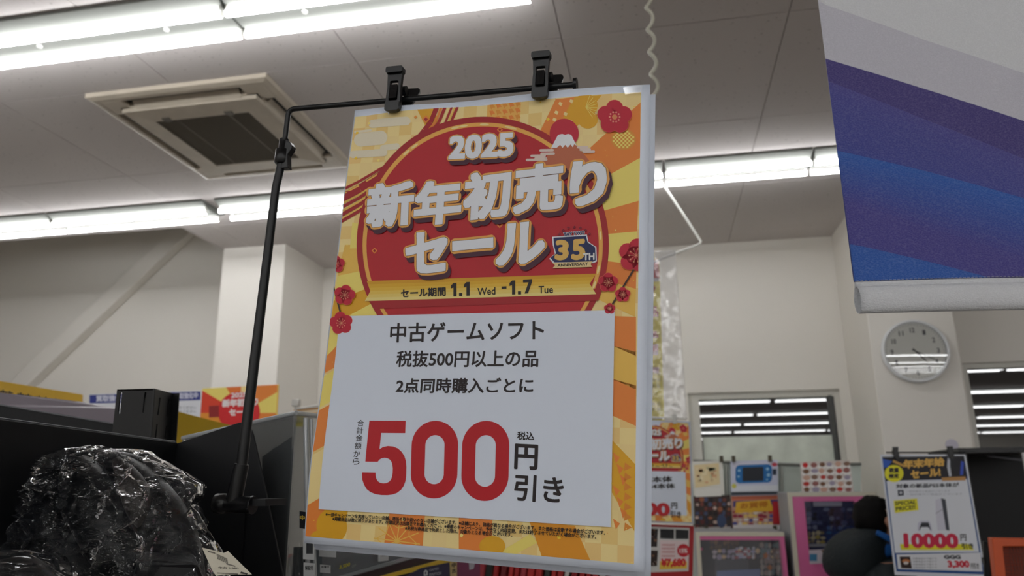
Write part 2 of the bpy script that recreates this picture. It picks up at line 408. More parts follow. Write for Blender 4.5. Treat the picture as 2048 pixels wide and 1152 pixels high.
for r, y in enumerate((-2.2, -5.5, -8.8, -12.1, -15.5, -19.2)):                                                   # the rows behind the viewer, seen mirrored in the windows and the clock
    for i, (a, c) in enumerate(((-7.2, -4.85), (-4.75, -2.4), (-2.3, .05), (.12, 2.36), (2.47, 5.4), (5.5, 8.4), (8.6, 11.2), (11.3, 13.6))):
        batten(a, c, y, 'lit ceiling tubes behind the viewer, %s row back, %s piece from the left' % (OR_[r], OR_[i]), 'ceiling lights behind the viewer', near=False)
# ================================================================== AIR CONDITIONER CASSETTE
acm = mat('aged_plastic', (190, 180, 164), rough=.45, vary=(9, .08)); dk = mat('slot_dark', (22, 21, 20), rough=.6)
x0, x1 = -1.442*H*.985, -.925*H*.985; y0, y1 = 1.545*H, 2.1*H; zc = ZC
cxm, cym = (x0+x1)/2, (y0+y1)/2
ac = thing('air_conditioner', 'square off-white cassette air conditioner set in the ceiling, with a dark grille', 'air conditioner', (cxm, cym, ZC-.05))
hx, hy = (x1-x0)/2, (y1-y0)/2
b = MB()
def ring(b, ox, oy, ix, iy, z0, z1, z2=None):                            # rectangular ring, outer half ox,oy at z0.., inner ix,iy
    z2 = z1 if z2 is None else z2
    O = [(-ox, -oy), (ox, -oy), (ox, oy), (-ox, oy)]; I = [(-ix, -iy), (ix, -iy), (ix, iy), (-ix, iy)]
    vs = [(cxm+a, cym+c, z0) for a, c in O]+[(cxm+a, cym+c, z1) for a, c in O]+[(cxm+a, cym+c, z2) for a, c in I]+[(cxm+a, cym+c, z0) for a, c in I]
    fs = []
    for i in range(4):
        j = (i+1) % 4; fs += [(i, j, 4+j, 4+i), (4+i, 4+j, 8+j, 8+i), (8+i, 8+j, 12+j, 12+i), (12+i, 12+j, j, i)]
    b.add(vs, fs)
ring(b, hx, hy, hx-.025, hy-.025, zc, zc-.022, zc-.03)
ring(b, hx-.025, hy-.025, hx*.905, hy*.905, zc, zc-.0295, zc-.0295)
b.make('panel_frame', acm, ac)
b = MB(); ring(b, hx*.76, hy*.76, hx*.54, hy*.54, zc-.03, zc-.05, zc-.054); ring(b, hx*.78, hy*.78, hx*.70, hy*.70, zc, zc-.03, zc-.03); b.make('inner_frame', acm, ac)
b = MB(); b.box((cxm-hx*.9, cym-hy*.9, zc-.008), (cxm+hx*.9, cym+hy*.9, zc-.002)); b.make('outlet_recess', dk, ac)
for k in range(4):
    L = (hx if k % 2 == 0 else hy)*.6; s = -1 if k < 2 else 1; hh = hy if k % 2 == 0 else hx; ce = cym if k % 2 == 0 else cxm; e0 = ce+s*hh*.825; w_ = s*.034
    P = [(e0, -.006), (e0-w_, -.036), (e0-w_, -.041), (e0, -.011)]
    b = MB(); vs = []
    for sd in (-1, 1):
        for q, z in P: vs.append((cxm+sd*L, q, zc+z) if k % 2 == 0 else (q, cym+sd*L, zc+z))
    b.add(vs, [(0, 1, 2, 3), (7, 6, 5, 4), (0, 4, 5, 1), (1, 5, 6, 2), (2, 6, 7, 3), (3, 7, 4, 0)]); b.make('air_louver', acm, ac)
for sx in (-1, 1):                                                       # corner pieces between the outlets
    for sy in (-1, 1):
        b = MB(); xs = sorted((cxm+sx*hx*.66, cxm+sx*hx*.91)); ys = sorted((cym+sy*hy*.66, cym+sy*hy*.91)); b.box((xs[0], ys[0], zc-.03), (xs[1], ys[1], zc-.006), bev=.006); b.make('corner_cover', acm, ac)
b = MB(); b.box((cxm-hx*.55, cym-hy*.55, zc-.03), (cxm+hx*.55, cym+hy*.55, zc-.02)); b.make('filter', mat('filter_dusty', (84, 77, 69), rough=.8, vary=(14, .15)), ac)
b = MB(); gm = mat('grille_slats', (120, 112, 100), rough=.5); ys = cym-hy*.54
while ys < cym+hy*.54: b.box((cxm-hx*.54, ys, zc-.05), (cxm+hx*.54, ys+.003, zc-.034)); ys += .0125
for q in (-.3, .3): b.box((cxm+q*hx-.004, cym-hy*.54, zc-.049), (cxm+q*hx+.004, cym+hy*.54, zc-.045))
o = b.make('grille', gm, ac); o['kind'] = 'stuff'
for q in (-.36, .36):
    b = MB(); b.box((cxm+q*hx-.03, cym-hy*.6, zc-.06), (cxm+q*hx+.01, cym-hy*.53, zc-.05), bev=.003); b.make('latch', mat('latch_dark', (90, 84, 74)), ac)
# brace on the back wall, clock, sockets
b = MB(); pA = at(385, 458, YF); pB = at(28, 795, YF); d = (pB-pA).normalized(); up = Vector((-d.z, 0, d.x)).normalized(); wv = .075
pA = pA-d*.35; pB = pB+d*1.9
q = [pA+up*wv, pB+up*wv, pB-up*wv, pA-up*wv]; b.hexa([p+Vector((0, -.002, 0)) for p in q], [p+Vector((0, -.1, 0)) for p in q])
br = b.make('diagonal_brace', wallm, bevel=.008); tag(br, 'boxed diagonal wall brace painted cream, left of the left column', 'brace')
cl = at(1831, 702, 5.12); ck = thing('wall_clock', 'round white wall clock on the right column, its glass mirroring the lights', 'clock', cl)
Rk = .2; white = mat('clock_rim', (222, 224, 226), rough=.3)
b = MB(); N = 64; prof = [(0, .0), (Rk*.985, 0), (Rk, .012), (Rk, .03), (Rk*.975, .042), (Rk*.93, .044), (Rk*.9, .036), (Rk*.885, .02), (0, .018)]
vs = [(cl.x+r*math.cos(2*math.pi*i/N), 5.148-h, cl.z+r*math.sin(2*math.pi*i/N)) for r, h in prof for i in range(N)]
b.add(vs, [(j*N+i, j*N+(i+1) % N, (j+1)*N+(i+1) % N, (j+1)*N+i) for j in range(len(prof)-1) for i in range(N)], smooth=True); b.make('case', white, ck)
S = Surf(Vector((cl.x, 5.1275, cl.z)), (1, 0, 0), (0, 0, -1))
dial = Print(S, px=False); dial.ell(0, 0, Rk*.885, Rk*.885, (236, 236, 230), 0, n=64)
for h in range(1, 13):
    a = math.radians(h*30); x, y = math.sin(a)*.135, -math.cos(a)*.135; w_ = .017 if h < 10 else .028
    dial.text(str(h), (x-w_/2, y+.016), (x+w_/2, y+.016), (x-w_/2, y-.016), (96, 96, 100), 2, bold=.03)
for k in range(60):
    a = math.radians(k*6); r0, r1 = .165, .172; dial.line([(math.sin(a)*r0, -math.cos(a)*r0), (math.sin(a)*r1, -math.cos(a)*r1)], .0025, (60, 60, 64), 2)
root = thing('x', '', '', mtx=S.mtx); o = dial.make('dial', root); mw = S.mtx; o.parent = ck; o.matrix_basis = Matrix.Translation(-Vector(cl)) @ mw; bpy.data.objects.remove(root)
for nm, ang, L, w_ in (('hour_hand', 140, .085, .009), ('minute_hand', 118, .125, .006)):
    a = math.radians(ang); dx, dz = math.sin(a), math.cos(a); b = MB(); p0 = Vector((cl.x-dx*.02, 5.1225, cl.z-dz*.02)); p1 = Vector((cl.x+dx*L, 5.1225, cl.z+dz*L)); nn = Vector((dz, 0, -dx))*w_/2
    b.hexa([p0-nn, p0+nn, p1+nn*.6, p1-nn*.6], [p+Vector((0, -.002, 0)) for p in (p0-nn, p0+nn, p1+nn*.6, p1-nn*.6)]); b.make(nm, mat('clock_hand', (50, 50, 54)), ck)
b = MB(); Rg = Rk*.9; K = 14; vs = []; fs = []                            # slightly domed cover glass
for j in range(K+1):
    r = Rg*j/K
    for i in range(N): vs.append((cl.x+r*math.cos(2*math.pi*i/N), 5.148-.036-.005*(1-(r/Rg)**2), cl.z+r*math.sin(2*math.pi*i/N)))
for j in range(K):
    for i in range(N): fs.append((j*N+i, j*N+(i+1) % N, (j+1)*N+(i+1) % N, (j+1)*N+i))
b.add(vs, fs, smooth=True); b.make('cover_glass', film('clock_glass', rough=.01, base=.06), ck)
# ================================================================== SALE POSTER ON THE STAND
DR = Vector((.995, -.079, -.065)); DD = Vector((-.067, .012, -.998))
P0 = W((-.287, .656, .372))
SP = Surf(P0, DR, DD)
uvc = [SP.uv(*p) for p in ((706, 218), (1300, 168), (1285, 1145), (608, 1085))]
PW, PH = uvc[1][0], uvc[2][1]
paper = mat('poster_paper', (222, 230, 244), rough=.38, spec=.4)
def bow(u, v):
    z = .007*math.exp(-((u+.0)/.07)**2-((v-.355)/.07)**2)                # slack bulge low on the left
    z -= .004*math.exp(-((u-.01)/.03)**2-((v-.0)/.05)**2)
    z += .0022*math.sin(u/.297*math.pi*3.2)*math.exp(-v/.03)              # ripples between the two clips
    return z
def pedge(u, v):                                                         # the top edge is slightly wavy
    if v < .004: v += .0022*max(0, math.sin((u-.01)/.297*math.pi*2.1))*(1-v/.004)
    return u, v
poster = thing('sale_poster', 'large red and yellow new year sale poster hanging from two black clips', 'poster', mtx=SP.mtx)
sheet_mesh('paper_sheet', poster, (0, 0, PW, PH), paper, bow, edge=pedge)
RED = (186, 34, 44); DRED = (168, 34, 40); YEL = (238, 192, 88); PALE = (244, 220, 152); PALE2 = (240, 204, 132); ORG = (234, 136, 58); DYEL = (226, 168, 34); LYEL = (242, 222, 116); WHT = (218, 226, 240); INK = (34, 24, 26)
def artwork(S):
    a = Print(S)
    A = [S.uv(*p) for p in ((705, 229), (1282, 186), (1268, 1128), (618, 1072))]
    r = (sum(A[i][0] for i in (0, 3))/2, (A[0][1]+A[1][1])/2, (A[1][0]+A[2][0])/2, (A[2][1]+A[3][1])/2)
    a.rect = r; u0, v0, u1, v1 = r
    a.poly([(u0, v0), (u1, v0), (u1, v1), (u0, v1)], PALE, 1, uv=True)
    q = (u1-u0)/22; rnd = random.Random(3)                              # faint chequer of gold leaf
    for j in range(int((v1-v0)/q)+1):
        for i in range(22):
            if (i+j) % 2 and not (.02 < i*q < .24 and .22 < j*q < .36):
                x, y = u0+i*q, v0+j*q; a.poly([(x, y), (x+q, y), (x+q, y+q), (x, y+q)], rnd.choice([PALE2, (238, 204, 128), (242, 216, 150)]), 2, uv=True)
    C = (966, 490)
    def band(p, q, m, lay=3): a.poly([C, p, q], m, lay)
    R_ = [((1281, 205), (1280, 316), ORG), ((1280, 316), (1277, 402), LYEL), ((1277, 402), (1274, 463), ORG), ((1274, 463), (1273, 530), LYEL), ((1273, 530), (1272, 578), ORG), ((1272, 578), (1270, 634), YEL)]
    for p, q_, m in R_: band(p, q_, m)
    for p, q_, m in (((705, 445), (700, 497), LYEL), ((690, 490), (675, 552), YEL), ((675, 552), (668, 602), LYEL), ((668, 602), (662, 650), DYEL), ((662, 650), (655, 712), LYEL)): band(p, q_, m)
    band((835, 219), (868, 217), DYEL); band((1112, 200), (1152, 196), ORG); band((1150, 196), (1204, 192), DYEL)
    for y, y2, m in ((632, 690, ORG), (690, 757, YEL), (757, 830, ORG)):
        a.poly([(1222, y), (1272, y+(14 if y > 640 else 2)), (1272, y2+22), (1222, y2)], m, 3)
    for y, y2, m in ((695, 757, ORG), (757, 822, LYEL), (822, 905, ORG), (905, 996, PALE), (998, 1080, ORG)):
        a.poly([(622, y+12), (690, y-28), (682, y2-28), (612, y2+12)], m, 3)
    # bottom strip
    a.ell(668, 1052, 30, 34, DYEL, 4); a.ell(645, 1080, 22, 20, DYEL, 4); a.poly([(655, 1018), (700, 1022), (685, 1080), (640, 1080)], DYEL, 4)
    a.poly([(782, 1020), (851, 1026), (845, 1100), (768, 1096)], ORG, 4)
    hx_ = (795, 1082)
    for k in range(12):
        t = math.radians(k*30+8); a.line([hx_, (hx_[0]+46*math.cos(t), hx_[1]+46*math.sin(t)*.95)], 2, YEL, 5)
    for k in range(12):
        t = math.radians(k*30+8); t2 = math.radians(k*30+38); a.line([(hx_[0]+(26 if k % 2 else 40)*math.cos(t), hx_[1]+(26 if k % 2 else 40)*math.sin(t)), (hx_[0]+(40 if k % 2 else 26)*math.cos(t2), hx_[1]+(40 if k % 2 else 26)*math.sin(t2))], 1.6, YEL, 5)
    a.poly([(918, 1030), (985, 1040), (982, 1130), (918, 1120)], ORG, 4); a.ell(985, 1092, 26, 20, DYEL, 5)
    a.poly([(1058, 1040), (1150, 1052), (1185, 1130), (1090, 1130)], (226, 150, 34), 4); a.poly([(990, 1110), (1060, 1068), (1075, 1085), (1010, 1120)], LYEL, 4)
    a.poly([(1224, 880), (1272, 930), (1272, 1068), (1224, 985)], DYEL, 4)
    for k in range(7):
        a.poly([(1226+7*(k % 3), 905+22*k), (1240+7*(k % 3), 915+22*k), (1232+7*(k % 3), 927+22*k)], ORG, 5); a.poly([(1250, 925+20*k), (1264, 935+20*k), (1248, 942+20*k)], (224, 140, 50), 5)
    # houndstooth and confetti near the top
    a.poly([(974, 206), (1042, 200), (1040, 244), (973, 248)], (238, 180, 90), 4)
    for i in range(5):
        for j in range(3):
            x, y = 978+13*i, 208+13*j-i; a.poly([(x, y), (x+7, y-1), (x+12, y+6), (x+6, y+7), (x+4, y+11)], ORG if (i+j) % 2 else (228, 150, 60), 5)
    for x, y in ((1120, 205), (1130, 225), (1108, 236), (1122, 250), (1140, 240), (1142, 200), (1112, 222), (1150, 262)):
        a.poly([(x, y), (x+6, y+3), (x+3, y+9), (x-3, y+5)], PALE, 5)
    a.ell(1172, 212, 24, 22, DYEL, 4); a.ell(1176, 240, 20, 18, DYEL, 4)
    for k in range(8):
        t = math.radians(-70+k*18); a.line([(1172, 216), (1172+24*math.cos(t), 216+24*math.sin(t))], 1.1, LYEL, 6)
    # golden ball
    a.ell(1247, 279, 25, 21, (226, 150, 60), 4)
    for i in range(-6, 7):
        for j in range(-5, 6):
            if (i+j) % 2 == 0 and (i*3.9/24)**2+(j*3.9/20)**2 < .9: x, y = 1247+i*3.9, 279+j*3.9; a.poly([(x-2, y-2), (x+2, y-2), (x+2, y+2), (x-2, y+2)], LYEL, 5)
    # clouds at the top left
    for (x0_, x1_, y, h) in ((735, 822, 246, 17), (706, 775, 278, 28), (698, 775, 308, 15), (760, 800, 296, 12), (706, 742, 262, 5)):
        a.poly([(x0_+h/2, y-h/2), (x1_-h/2, y-h/2-3), (x1_-h/2, y+h/2-3), (x0_+h/2, y+h/2)], (232, 222, 196), 4); a.ell(x0_+h/2, y, h/2, h/2, (232, 222, 196), 4, n=20); a.ell(x1_-h/2, y-3, h/2, h/2, (232, 222, 196), 4, n=20)
    # red cords
    for o_, w_, m in ((0, 5, DRED), (9, 3, YEL), (16, 16, DRED), (28, 3, YEL), (35, 6, DRED), (43, 4, YEL), (50, 7, DRED), (57, 3, YEL), (63, 6, DRED)):
        a.line([(675, 385+o_), (720, 362+o_*.95), (775, 330+o_*.8)], w_, m, 6)
    for o_, w_, m in ((0, 9, DRED), (9, 4, ORG), (16, 6, DRED), (23, 5, PALE), (29, 4, DRED), (35, 3, YEL), (40, 5, DRED)):
        a.line([(878+o_, 205), (862+o_, 245), (830+o_*1.1, 285)], w_, m, 6)
    # the big red disc with its rings
    a.ell(966, 490, 252, 257, DRED, 8, n=120); a.ell(966, 491, 240, 246, (236, 176, 84), 9, n=120); a.ell(966, 492, 232, 239, RED, 10, n=120)
    for k in range(14):
        t = rnd.uniform(-2.7, .6); a.ell(966+236*math.cos(t), 491+242*math.sin(t), 9, 2.2, PALE, 9.5, n=10, rot=t+math.pi/2)
    for x, y, s in ((750, 502, 6), (853, 240, 8), (1000, 260, 6), (1080, 340, 5), (1000, 450, 7), (820, 610, 5)):
        a.poly([(x, y-s), (x+s, y), (x, y+s), (x-s, y)], ORG, 11); a.poly([(x, y-s*.5), (x+s*.5, y), (x, y+s*.5), (x-s*.5, y)], DRED, 12)
    # mount and sun
    a.ell(1129, 268, 29, 29, (196, 38, 60), 11)
    a.poly([(1130, 271), (1144, 271), (1152, 290), (1182, 326), (1178, 345), (1090, 345), (1084, 330), (1105, 297), (1118, 272)], (190, 106, 74), 12)
    a.poly([(1117, 271), (1125, 269.5), (1131, 271), (1137, 269.5), (1143, 271), (1154, 293), (1149, 290), (1146, 296), (1142, 290), (1136, 297), (1131, 291), (1126, 297), (1121, 291), (1114, 297), (1103, 297)], (232, 234, 238), 13)
    for (x, y, w_) in ((1080, 302, 28), (1082, 309, 28), (1062, 313, 30), (1070, 318, 24), (1053, 321, 42), (1155, 296, 22), (1160, 301, 22), (1166, 305, 24)):
        a.poly([(x+2, y-2.5), (x+w_-2, y-2.9), (x+w_-2, y+2.1), (x+2, y+2.5)], (226, 206, 196), 14); a.ell(x+2, y, 2.6, 2.5, (226, 206, 196), 14, n=12); a.ell(x+w_-2, y-.4, 2.6, 2.5, (226, 206, 196), 14, n=12)
    # date ribbon, gold fading to pale
    g = [(214, 158, 34), (222, 172, 44), (228, 184, 62), (232, 196, 88), (234, 206, 112), (236, 214, 134)]
    a.poly([(735, 600), (1206, 577), (1197, 602), (760, 618)], DRED, 14.5)
    for k in range(6):
        t0, t1 = k/6, (k+1)/6
        def L(t): return (735+(7*(1-abs(2*t-1)))-8*max(0, t-.5), 563+(603-563)*t)
        def Rr(t): return (1193-13*(1-abs(2*t-1))+(0 if t < .5 else 0), 548+(589-548)*t)
        a.poly([L(t0), Rr(t0), Rr(t1), L(t1)], g[k], 15)
    # white panel
    a.poly([(681, 633), (1230, 621), (1222, 1054), (645, 1018)], WHT, 16)
    # plum blossoms
    def plum(x, y, r, st=True, rot=0, big=False):
        for rr, m, l in ((r+1.3, (226, 110, 84), 17), (r, (196, 30, 56), 18)):
            for k in range(5):
                t = math.radians(-90+72*k+rot); a.ell(x+r*.56*math.cos(t), y+r*.54*math.sin(t), rr*.5, rr*.48, m, l, n=22)
            a.ell(x, y, rr*.6, rr*.58, m, l, n=16)
        if big:
            a.ell(x, y, 5.2, 5, (222, 140, 90), 19, n=20)
            for k in range(10): t = math.radians(36*k); a.ell(x+10*math.cos(t), y+9.6*math.sin(t), 1.9, 1.9, (232, 150, 130), 19, n=8)
        else:
            for k in range(10): t = math.radians(36*k); a.line([(x+1, y), (x+r*.38*math.cos(t), y+r*.38*math.sin(t))], .7, (236, 150, 120), 19); a.ell(x+r*.4*math.cos(t), y+r*.4*math.sin(t), r*.055, r*.055, (236, 150, 120), 19, n=6)
    br_ = (66, 40, 30)
    a.line([(1268, 540), (1220, 618)], 3.6, br_, 16.5); a.line([(667, 568), (683, 628)], 3.2, br_, 16.5)
    plum(1230, 236, 33, big=True); plum(1272, 512, 33, rot=10); plum(1217, 566, 19); plum(1246, 590, 14.5); plum(1220, 618, 10.5)
    plum(673, 529, 17); plum(691, 591, 20, rot=12); plum(684, 647, 22, rot=-8)
    for k in range(150):                                                 # flecks of gold leaf
        u = rnd.uniform(u0, u1); v = rnd.uniform(v0, v1); s = rnd.choice([.0004, .0006, .0009, .0018])
        t = rnd.uniform(0, 1.5); p = [(u+s*math.cos(t+i*math.pi/2), v+s*math.sin(t+i*math.pi/2)) for i in range(4)]
        a.poly(p, rnd.choice([(250, 226, 130), (246, 206, 60), (236, 150, 60)]), 7, uv=True)
    # anniversary emblem
    navy = (30, 40, 88)
    em = [(1108, 477), (1173, 473), (1176, 486), (1191, 496), (1192, 522), (1186, 525), (1110, 526), (1102, 517), (1113, 508), (1109, 492)]
    cx_, cy_ = 1148, 500; a.poly([(cx_+(x-cx_)*1.06, cy_+(y-cy_)*1.09) for x, y in em], (226, 226, 232), 20); a.poly(em, navy, 21)
    a.text('3', (1110, 522), (1138, 522), (1112, 481), (226, 182, 96), 22, bold=.05); a.text('5', (1143, 522), (1171, 521), (1145, 480), (226, 182, 96), 22, bold=.05)
    a.text('TH', (1167, 522), (1190, 521), (1167, 508), (230, 228, 226), 23, bold=.04)
    a.poly([(1106, 527), (1186, 524), (1182, 530), (1186, 535), (1106, 538), (1111, 532)], (232, 206, 150), 22); a.text('ANNIVERSARY', (1116, 535), (1177, 532), (1116, 529), INK, 23, bold=.03)
    a.text('TAY TWO', (1128, 474), (1170, 470), (1128, 467), (40, 40, 92), 23, bold=.05); a.text('TAY TWO', (1127.4, 474.8), (1170.6, 470.8), (1127.4, 466), (226, 226, 232), 22, bold=.12)
    for k in range(7):
        t = math.radians(-152+k*20.5); x, y = 1150+34*math.cos(t)*1.0, 482+26*math.sin(t); P_ = []
        for i in range(10): r_ = 3.4 if i % 2 == 0 else 1.5; tt = math.radians(-90+36*i); P_.append((x+r_*math.cos(tt), y+r_*math.sin(tt)))
        a.poly(P_, (60, 36, 60), 22); a.poly([(x+(p[0]-x)*.5, y+(p[1]-y)*.5) for p in P_], RED, 23)
    return a
art = artwork(SP); art_o = art.make('printed_artwork', poster, bow, grid=.012)
# title lettering: shadow, gold rim, dark line, white face
def title(a, t, bl, br, tl, k=1.):
    sh = (.0030*k, .0046*k)
    a.text(t, bl, br, tl, (74, 34, 52), 23.6, bold=.088*k, pad=.046, shift=sh, n=14)
    a.text(t, bl, br, tl, (74, 34, 52), 24.2, bold=.088*k, pad=.046, shift=(sh[0]*.5, sh[1]*.5), n=14)
    a.text(t, bl, br, tl, (232, 168, 84), 24.9, bold=.092*k, pad=.046, n=26)
    a.text(t, bl, br, tl, (70, 50, 40), 26, bold=.049*k, pad=.046, sq=True)
    a.text(t, bl, br, tl, (228, 231, 238), 27, bold=.042*k, pad=.046, sq=True)
ti = Print(SP)
title(ti, '2025', (898, 322), (1028, 315), (901, 274))
for ch, bl, br_, tl in (('新', (733, 460), (829, 451), (738, 371)), ('年', (827, 456), (923, 447), (834, 367)), ('初', (926, 445), (1022, 434), (931, 350)), ('売', (1027, 431), (1127, 421), (1031, 335)), ('り', (1138, 417), (1213, 410), (1143, 326)),
                        ('セ', (812, 552), (898, 545), (813, 469)), ('ー', (906, 505), (989, 497), (906, 484)), ('ル', (992, 534), (1090, 527), (997, 450))):
    title(ti, ch, bl, br_, tl)
title_o = ti.make('title_lettering', poster, bow)
rb = Print(SP)
rb.text('セール期間', (803, 597), (893, 593), (803, 579), INK, 17, bold=.04)

def one(x, yt, yb, st=6.5):
    rb.poly([(x, yt), (x+st, yt-.3), (x+st, yb-.3), (x, yb), (x, yt+9), (x-5, yt+11), (x-5, yt+5)], INK, 17)
def dot(x, y, r=3.2): rb.poly([(x-r, y-r), (x+r, y-r), (x+r, y+r), (x-r, y+r)], INK, 17)
one(908, 567, 594); dot(922.5, 590); one(934, 565, 592.5); rb.text('Wed', (956, 592), (992, 590), (956, 577), INK, 17, bold=.015)
rb.poly([(1004, 574), (1014, 573.5), (1014, 578.5), (1004, 579)], INK, 17); one(1025, 562, 590); dot(1040, 586.5); rb.poly([(1047, 560), (1065, 559), (1065, 565), (1057, 587.5), (1050, 588), (1058, 565.5), (1047, 566)], INK, 17); rb.text('Tue', (1078, 588), (1107, 587), (1078, 573), INK, 17, bold=.015)
date_o = rb.make('date_lettering', poster, bow)
tx = Print(SP)
tx.text('中古ゲームソフト', (781, 686), (1089, 681), (783, 647), INK, 18, bold=.022)
tx.text('税抜500円以上の品', (793, 735), (1077, 735), (796, 702), INK, 18, bold=.022)
tx.text('2点同時購入ごとに', (793, 787), (1067, 787), (796, 757), INK, 18, bold=.026)
for ch, x, y in (('合', 726, 847), ('計', 725, 861.5), ('金', 724, 876.5), ('額', 722, 892), ('か', 720, 908), ('ら', 718.5, 923)):
    tx.text(ch, (x-6.5, y+6.5), (x+6.5, y+6.5), (x-6, y-6.5), INK, 18, bold=.005)
def five(x0, y0, x1, y1, st):
    w, h = x1-x0, y1-y0
    N = [(.12, 0), (.95, 0), (.95, .165), (.40, .165), (.375, .385), (.45, .355), (.56, .34), (.68, .345), (.79, .37), (.88, .415), (.945, .47), (.985, .54), (1, .62), (1, .74), (.985, .81), (.95, .87), (.89, .925), (.80, .967), (.70, .99), (.58, 1.0), (.44, 1.0), (.31, .99), (.20, .965), (.11, .925), (.05, .865), (.01, .80), (0, .73), (0, .70),
         (.30, .70), (.305, .745), (.325, .785), (.36, .815), (.41, .835), (.48, .842), (.55, .838), (.61, .82), (.655, .79), (.68, .75), (.69, .70), (.69, .64), (.68, .59), (.655, .55), (.61, .52), (.55, .503), (.49, .50), (.43, .507), (.38, .525), (.345, .555), (.065, .555)]
    return [(x0+a*w, y0+b_*h) for a, b_ in N]
def zero(x0, y0, x1, y1, st):
    def rr(x0, y0, x1, y1):
        r = (x1-x0)/2; ry = r*1.05; cx_ = (x0+x1)/2; o = []
        for k in range(25): t = math.pi+math.pi*k/24; o.append((cx_+r*math.cos(t), y0+ry+ry*math.sin(t)))
        for k in range(25): t = math.pi*k/24; o.append((cx_+r*math.cos(t), y1-ry+ry*math.sin(t)))
        return o
    return rr(x0, y0, x1, y1), rr(x0+st, y0+st*1.05, x1-st, y1-st*1.05)
def skew(P_, x0, y0, y1, db, x1, sk=-4):                                  # lean and drop, as the print reads in perspective
    return [(x+sk*(y-y0)/(y1-y0), y+db*(x-x0)/(x1-x0)*(y-y0)/(y1-y0)) for x, y in P_]
BR = (190, 22, 34)
nu_ = Print(SP)
nu_.poly(skew(five(733, 842, 818, 989, 26), 733, 842, 989, 2, 818), BR, 18)
for x0_, x1_, yb in ((827, 919, 996), (927, 1021, 1001)):
    o_, i_ = zero(x0_, 842, x1_, yb, 27); nu_.poly(skew(o_, x0_, 842, yb, 1.5, x1_), BR, 18, holes=[skew(i_, x0_, 842, yb, 1.5, x1_)])
nu_.make('price_numerals', poster, bow, grid=.012)
tx.text('税込', (1035, 880), (1069, 881), (1036, 863), INK, 18, bold=.03)
tx.text('円', (1029, 938), (1076, 941), (1031, 887), INK, 18, bold=.03)
tx.text('引き', (1028, 1001), (1127, 1008), (1031, 948), INK, 18, bold=.022)
for t, bl, br_, tl in (('※一部キャンペーンを実施していない店舗、商品の取り扱いのない店舗がございます。※店舗により、価格が異なる場合がございます。また価格は変動する場合がございます。', (658, 1032), (1211, 1070), (659, 1023.5)),
                       ('※掲載商品は数に限りがあります。在庫状況は店頭までお尋ねください。※掲載のキャンペーンは、予告なく内容変更、または終了させていただく場合がございます。', (671, 1041), (1193, 1078), (672, 1032.5)),
                       ('※免税対象商品で免税とした際は、対象外となる場合がございます。', (812, 1060), (1026, 1074), (813, 1051.5))):
    tx.text(t, bl, br_, tl, (20, 14, 14), 18, bold=.03, n=5, res=1)
tx.make('offer_lettering', poster, bow, grid=0)
# strip of clear tape on the top right corner
tp = Print(SP); tp.poly([(1247, 178), (1286, 172), (1283, 188), (1251, 192)], film('clear_tape', rough=.12, base=.12), 30)
tp.make('clear_tape', poster, bow, grid=.004)
for k, (lab, du, dv, dz, sk) in enumerate((('white sheet behind the sale poster, showing along its right edge', .0045, .0035, -.004, .010), ('rear white sheet of the poster stack, lowest at the bottom edge', .0015, .0060, -.007, .013))):
    t = thing('poster_backing', lab, 'poster', mtx=SP.mtx @ Matrix.Translation((0, 0, dz)))
    sheet_mesh('paper_sheet', t, (.004+du*.3, .006+dv*.6, PW+du*(1 if k == 0 else .5), PH+dv), paper, lambda u, v: bow(u, v)-.004*(v/PH)**2, nu=20, nv=24)
# ================================================================== BLACK STAND AND CLIPS
blk = mat('black_plastic', (13, 13, 15), rough=.3, spec=.4); blkm = mat('black_painted_metal', (15, 16, 18), rough=.35, spec=.4); blks = mat('black_satin', (13, 14, 17), rough=.5, spec=.3)
def sp(x, y, off=0): u, v = SP.uv(x, y); return SP.P(u, v, off)
rodz = -.006
pts = [sp(475, 940, rodz), sp(560, 335, rodz)]
stand = thing('poster_stand', 'thin black telescopic pole with a bent arm, clamped to the black divider', 'stand', sp(462, 1012, rodz))
b = MB(); b.tube([sp(472, 960, rodz), sp(545, 372, rodz), sp(557, 320, rodz)], [.0052, .0042, .0044], n=20); b.make('outer_pole', blkm, stand)
bend = []; A_, B_, C_ = sp(561.5, 290, rodz), sp(571, 213.5, rodz), sp(1147, 163, rodz)
d1_, d2_ = (A_-B_).normalized(), (C_-B_).normalized(); r_ = .008
for k in range(9): t = k/8; bend.append((B_+d1_*r_)*(1-t)**2+B_*2*t*(1-t)+(B_+d2_*r_)*t**2)
b = MB(); b.tube([A_]+bend+[C_], .0028, n=16); b.make('inner_rod_and_arm', blkm, stand)
b = MB(); b.cyl(C_-d2_*.001, C_+d2_*.0022, .0062, n=24); b.make('end_cap', blk, stand)
ax = (sp(558, 320, rodz)-sp(563, 275, rodz)).normalized()
b = MB(); c0 = sp(562.5, 274, rodz); b.tube([c0, c0+ax*.011, c0+ax*.0125, c0+ax*.026, c0+ax*.0275], [.0048, .0050, .0076, .0078, .0066], n=22); col_ = b.make('locking_collar', blk, stand)
b = MB(); e_ = SP.eu; T = Matrix.Translation(c0)@Matrix((( e_.x, ax.x, SP.n.x, 0), (e_.y, ax.y, SP.n.y, 0), (e_.z, ax.z, SP.n.z, 0), (0, 0, 0, 1)))
b.prism([(.004, .002), (.0095, .005), (.0125, .0095), (.0122, .0125), (.008, .019), (.0095, .030), (.0105, .0335), (.002, .0335), (.003, .015)], T, -.004, .004); b.make('collar_lever', blk, col_, bevel=.0006)
b = MB(); b.tube([sp(476, 928, rodz), sp(459, 1005, rodz)], [.0066, .0076], n=20); b.make('pole_socket', blk, stand)
b = MB(); k0, k1 = sp(424, 1007, rodz), sp(499, 1011, rodz); dk_ = (k1-k0).normalized()
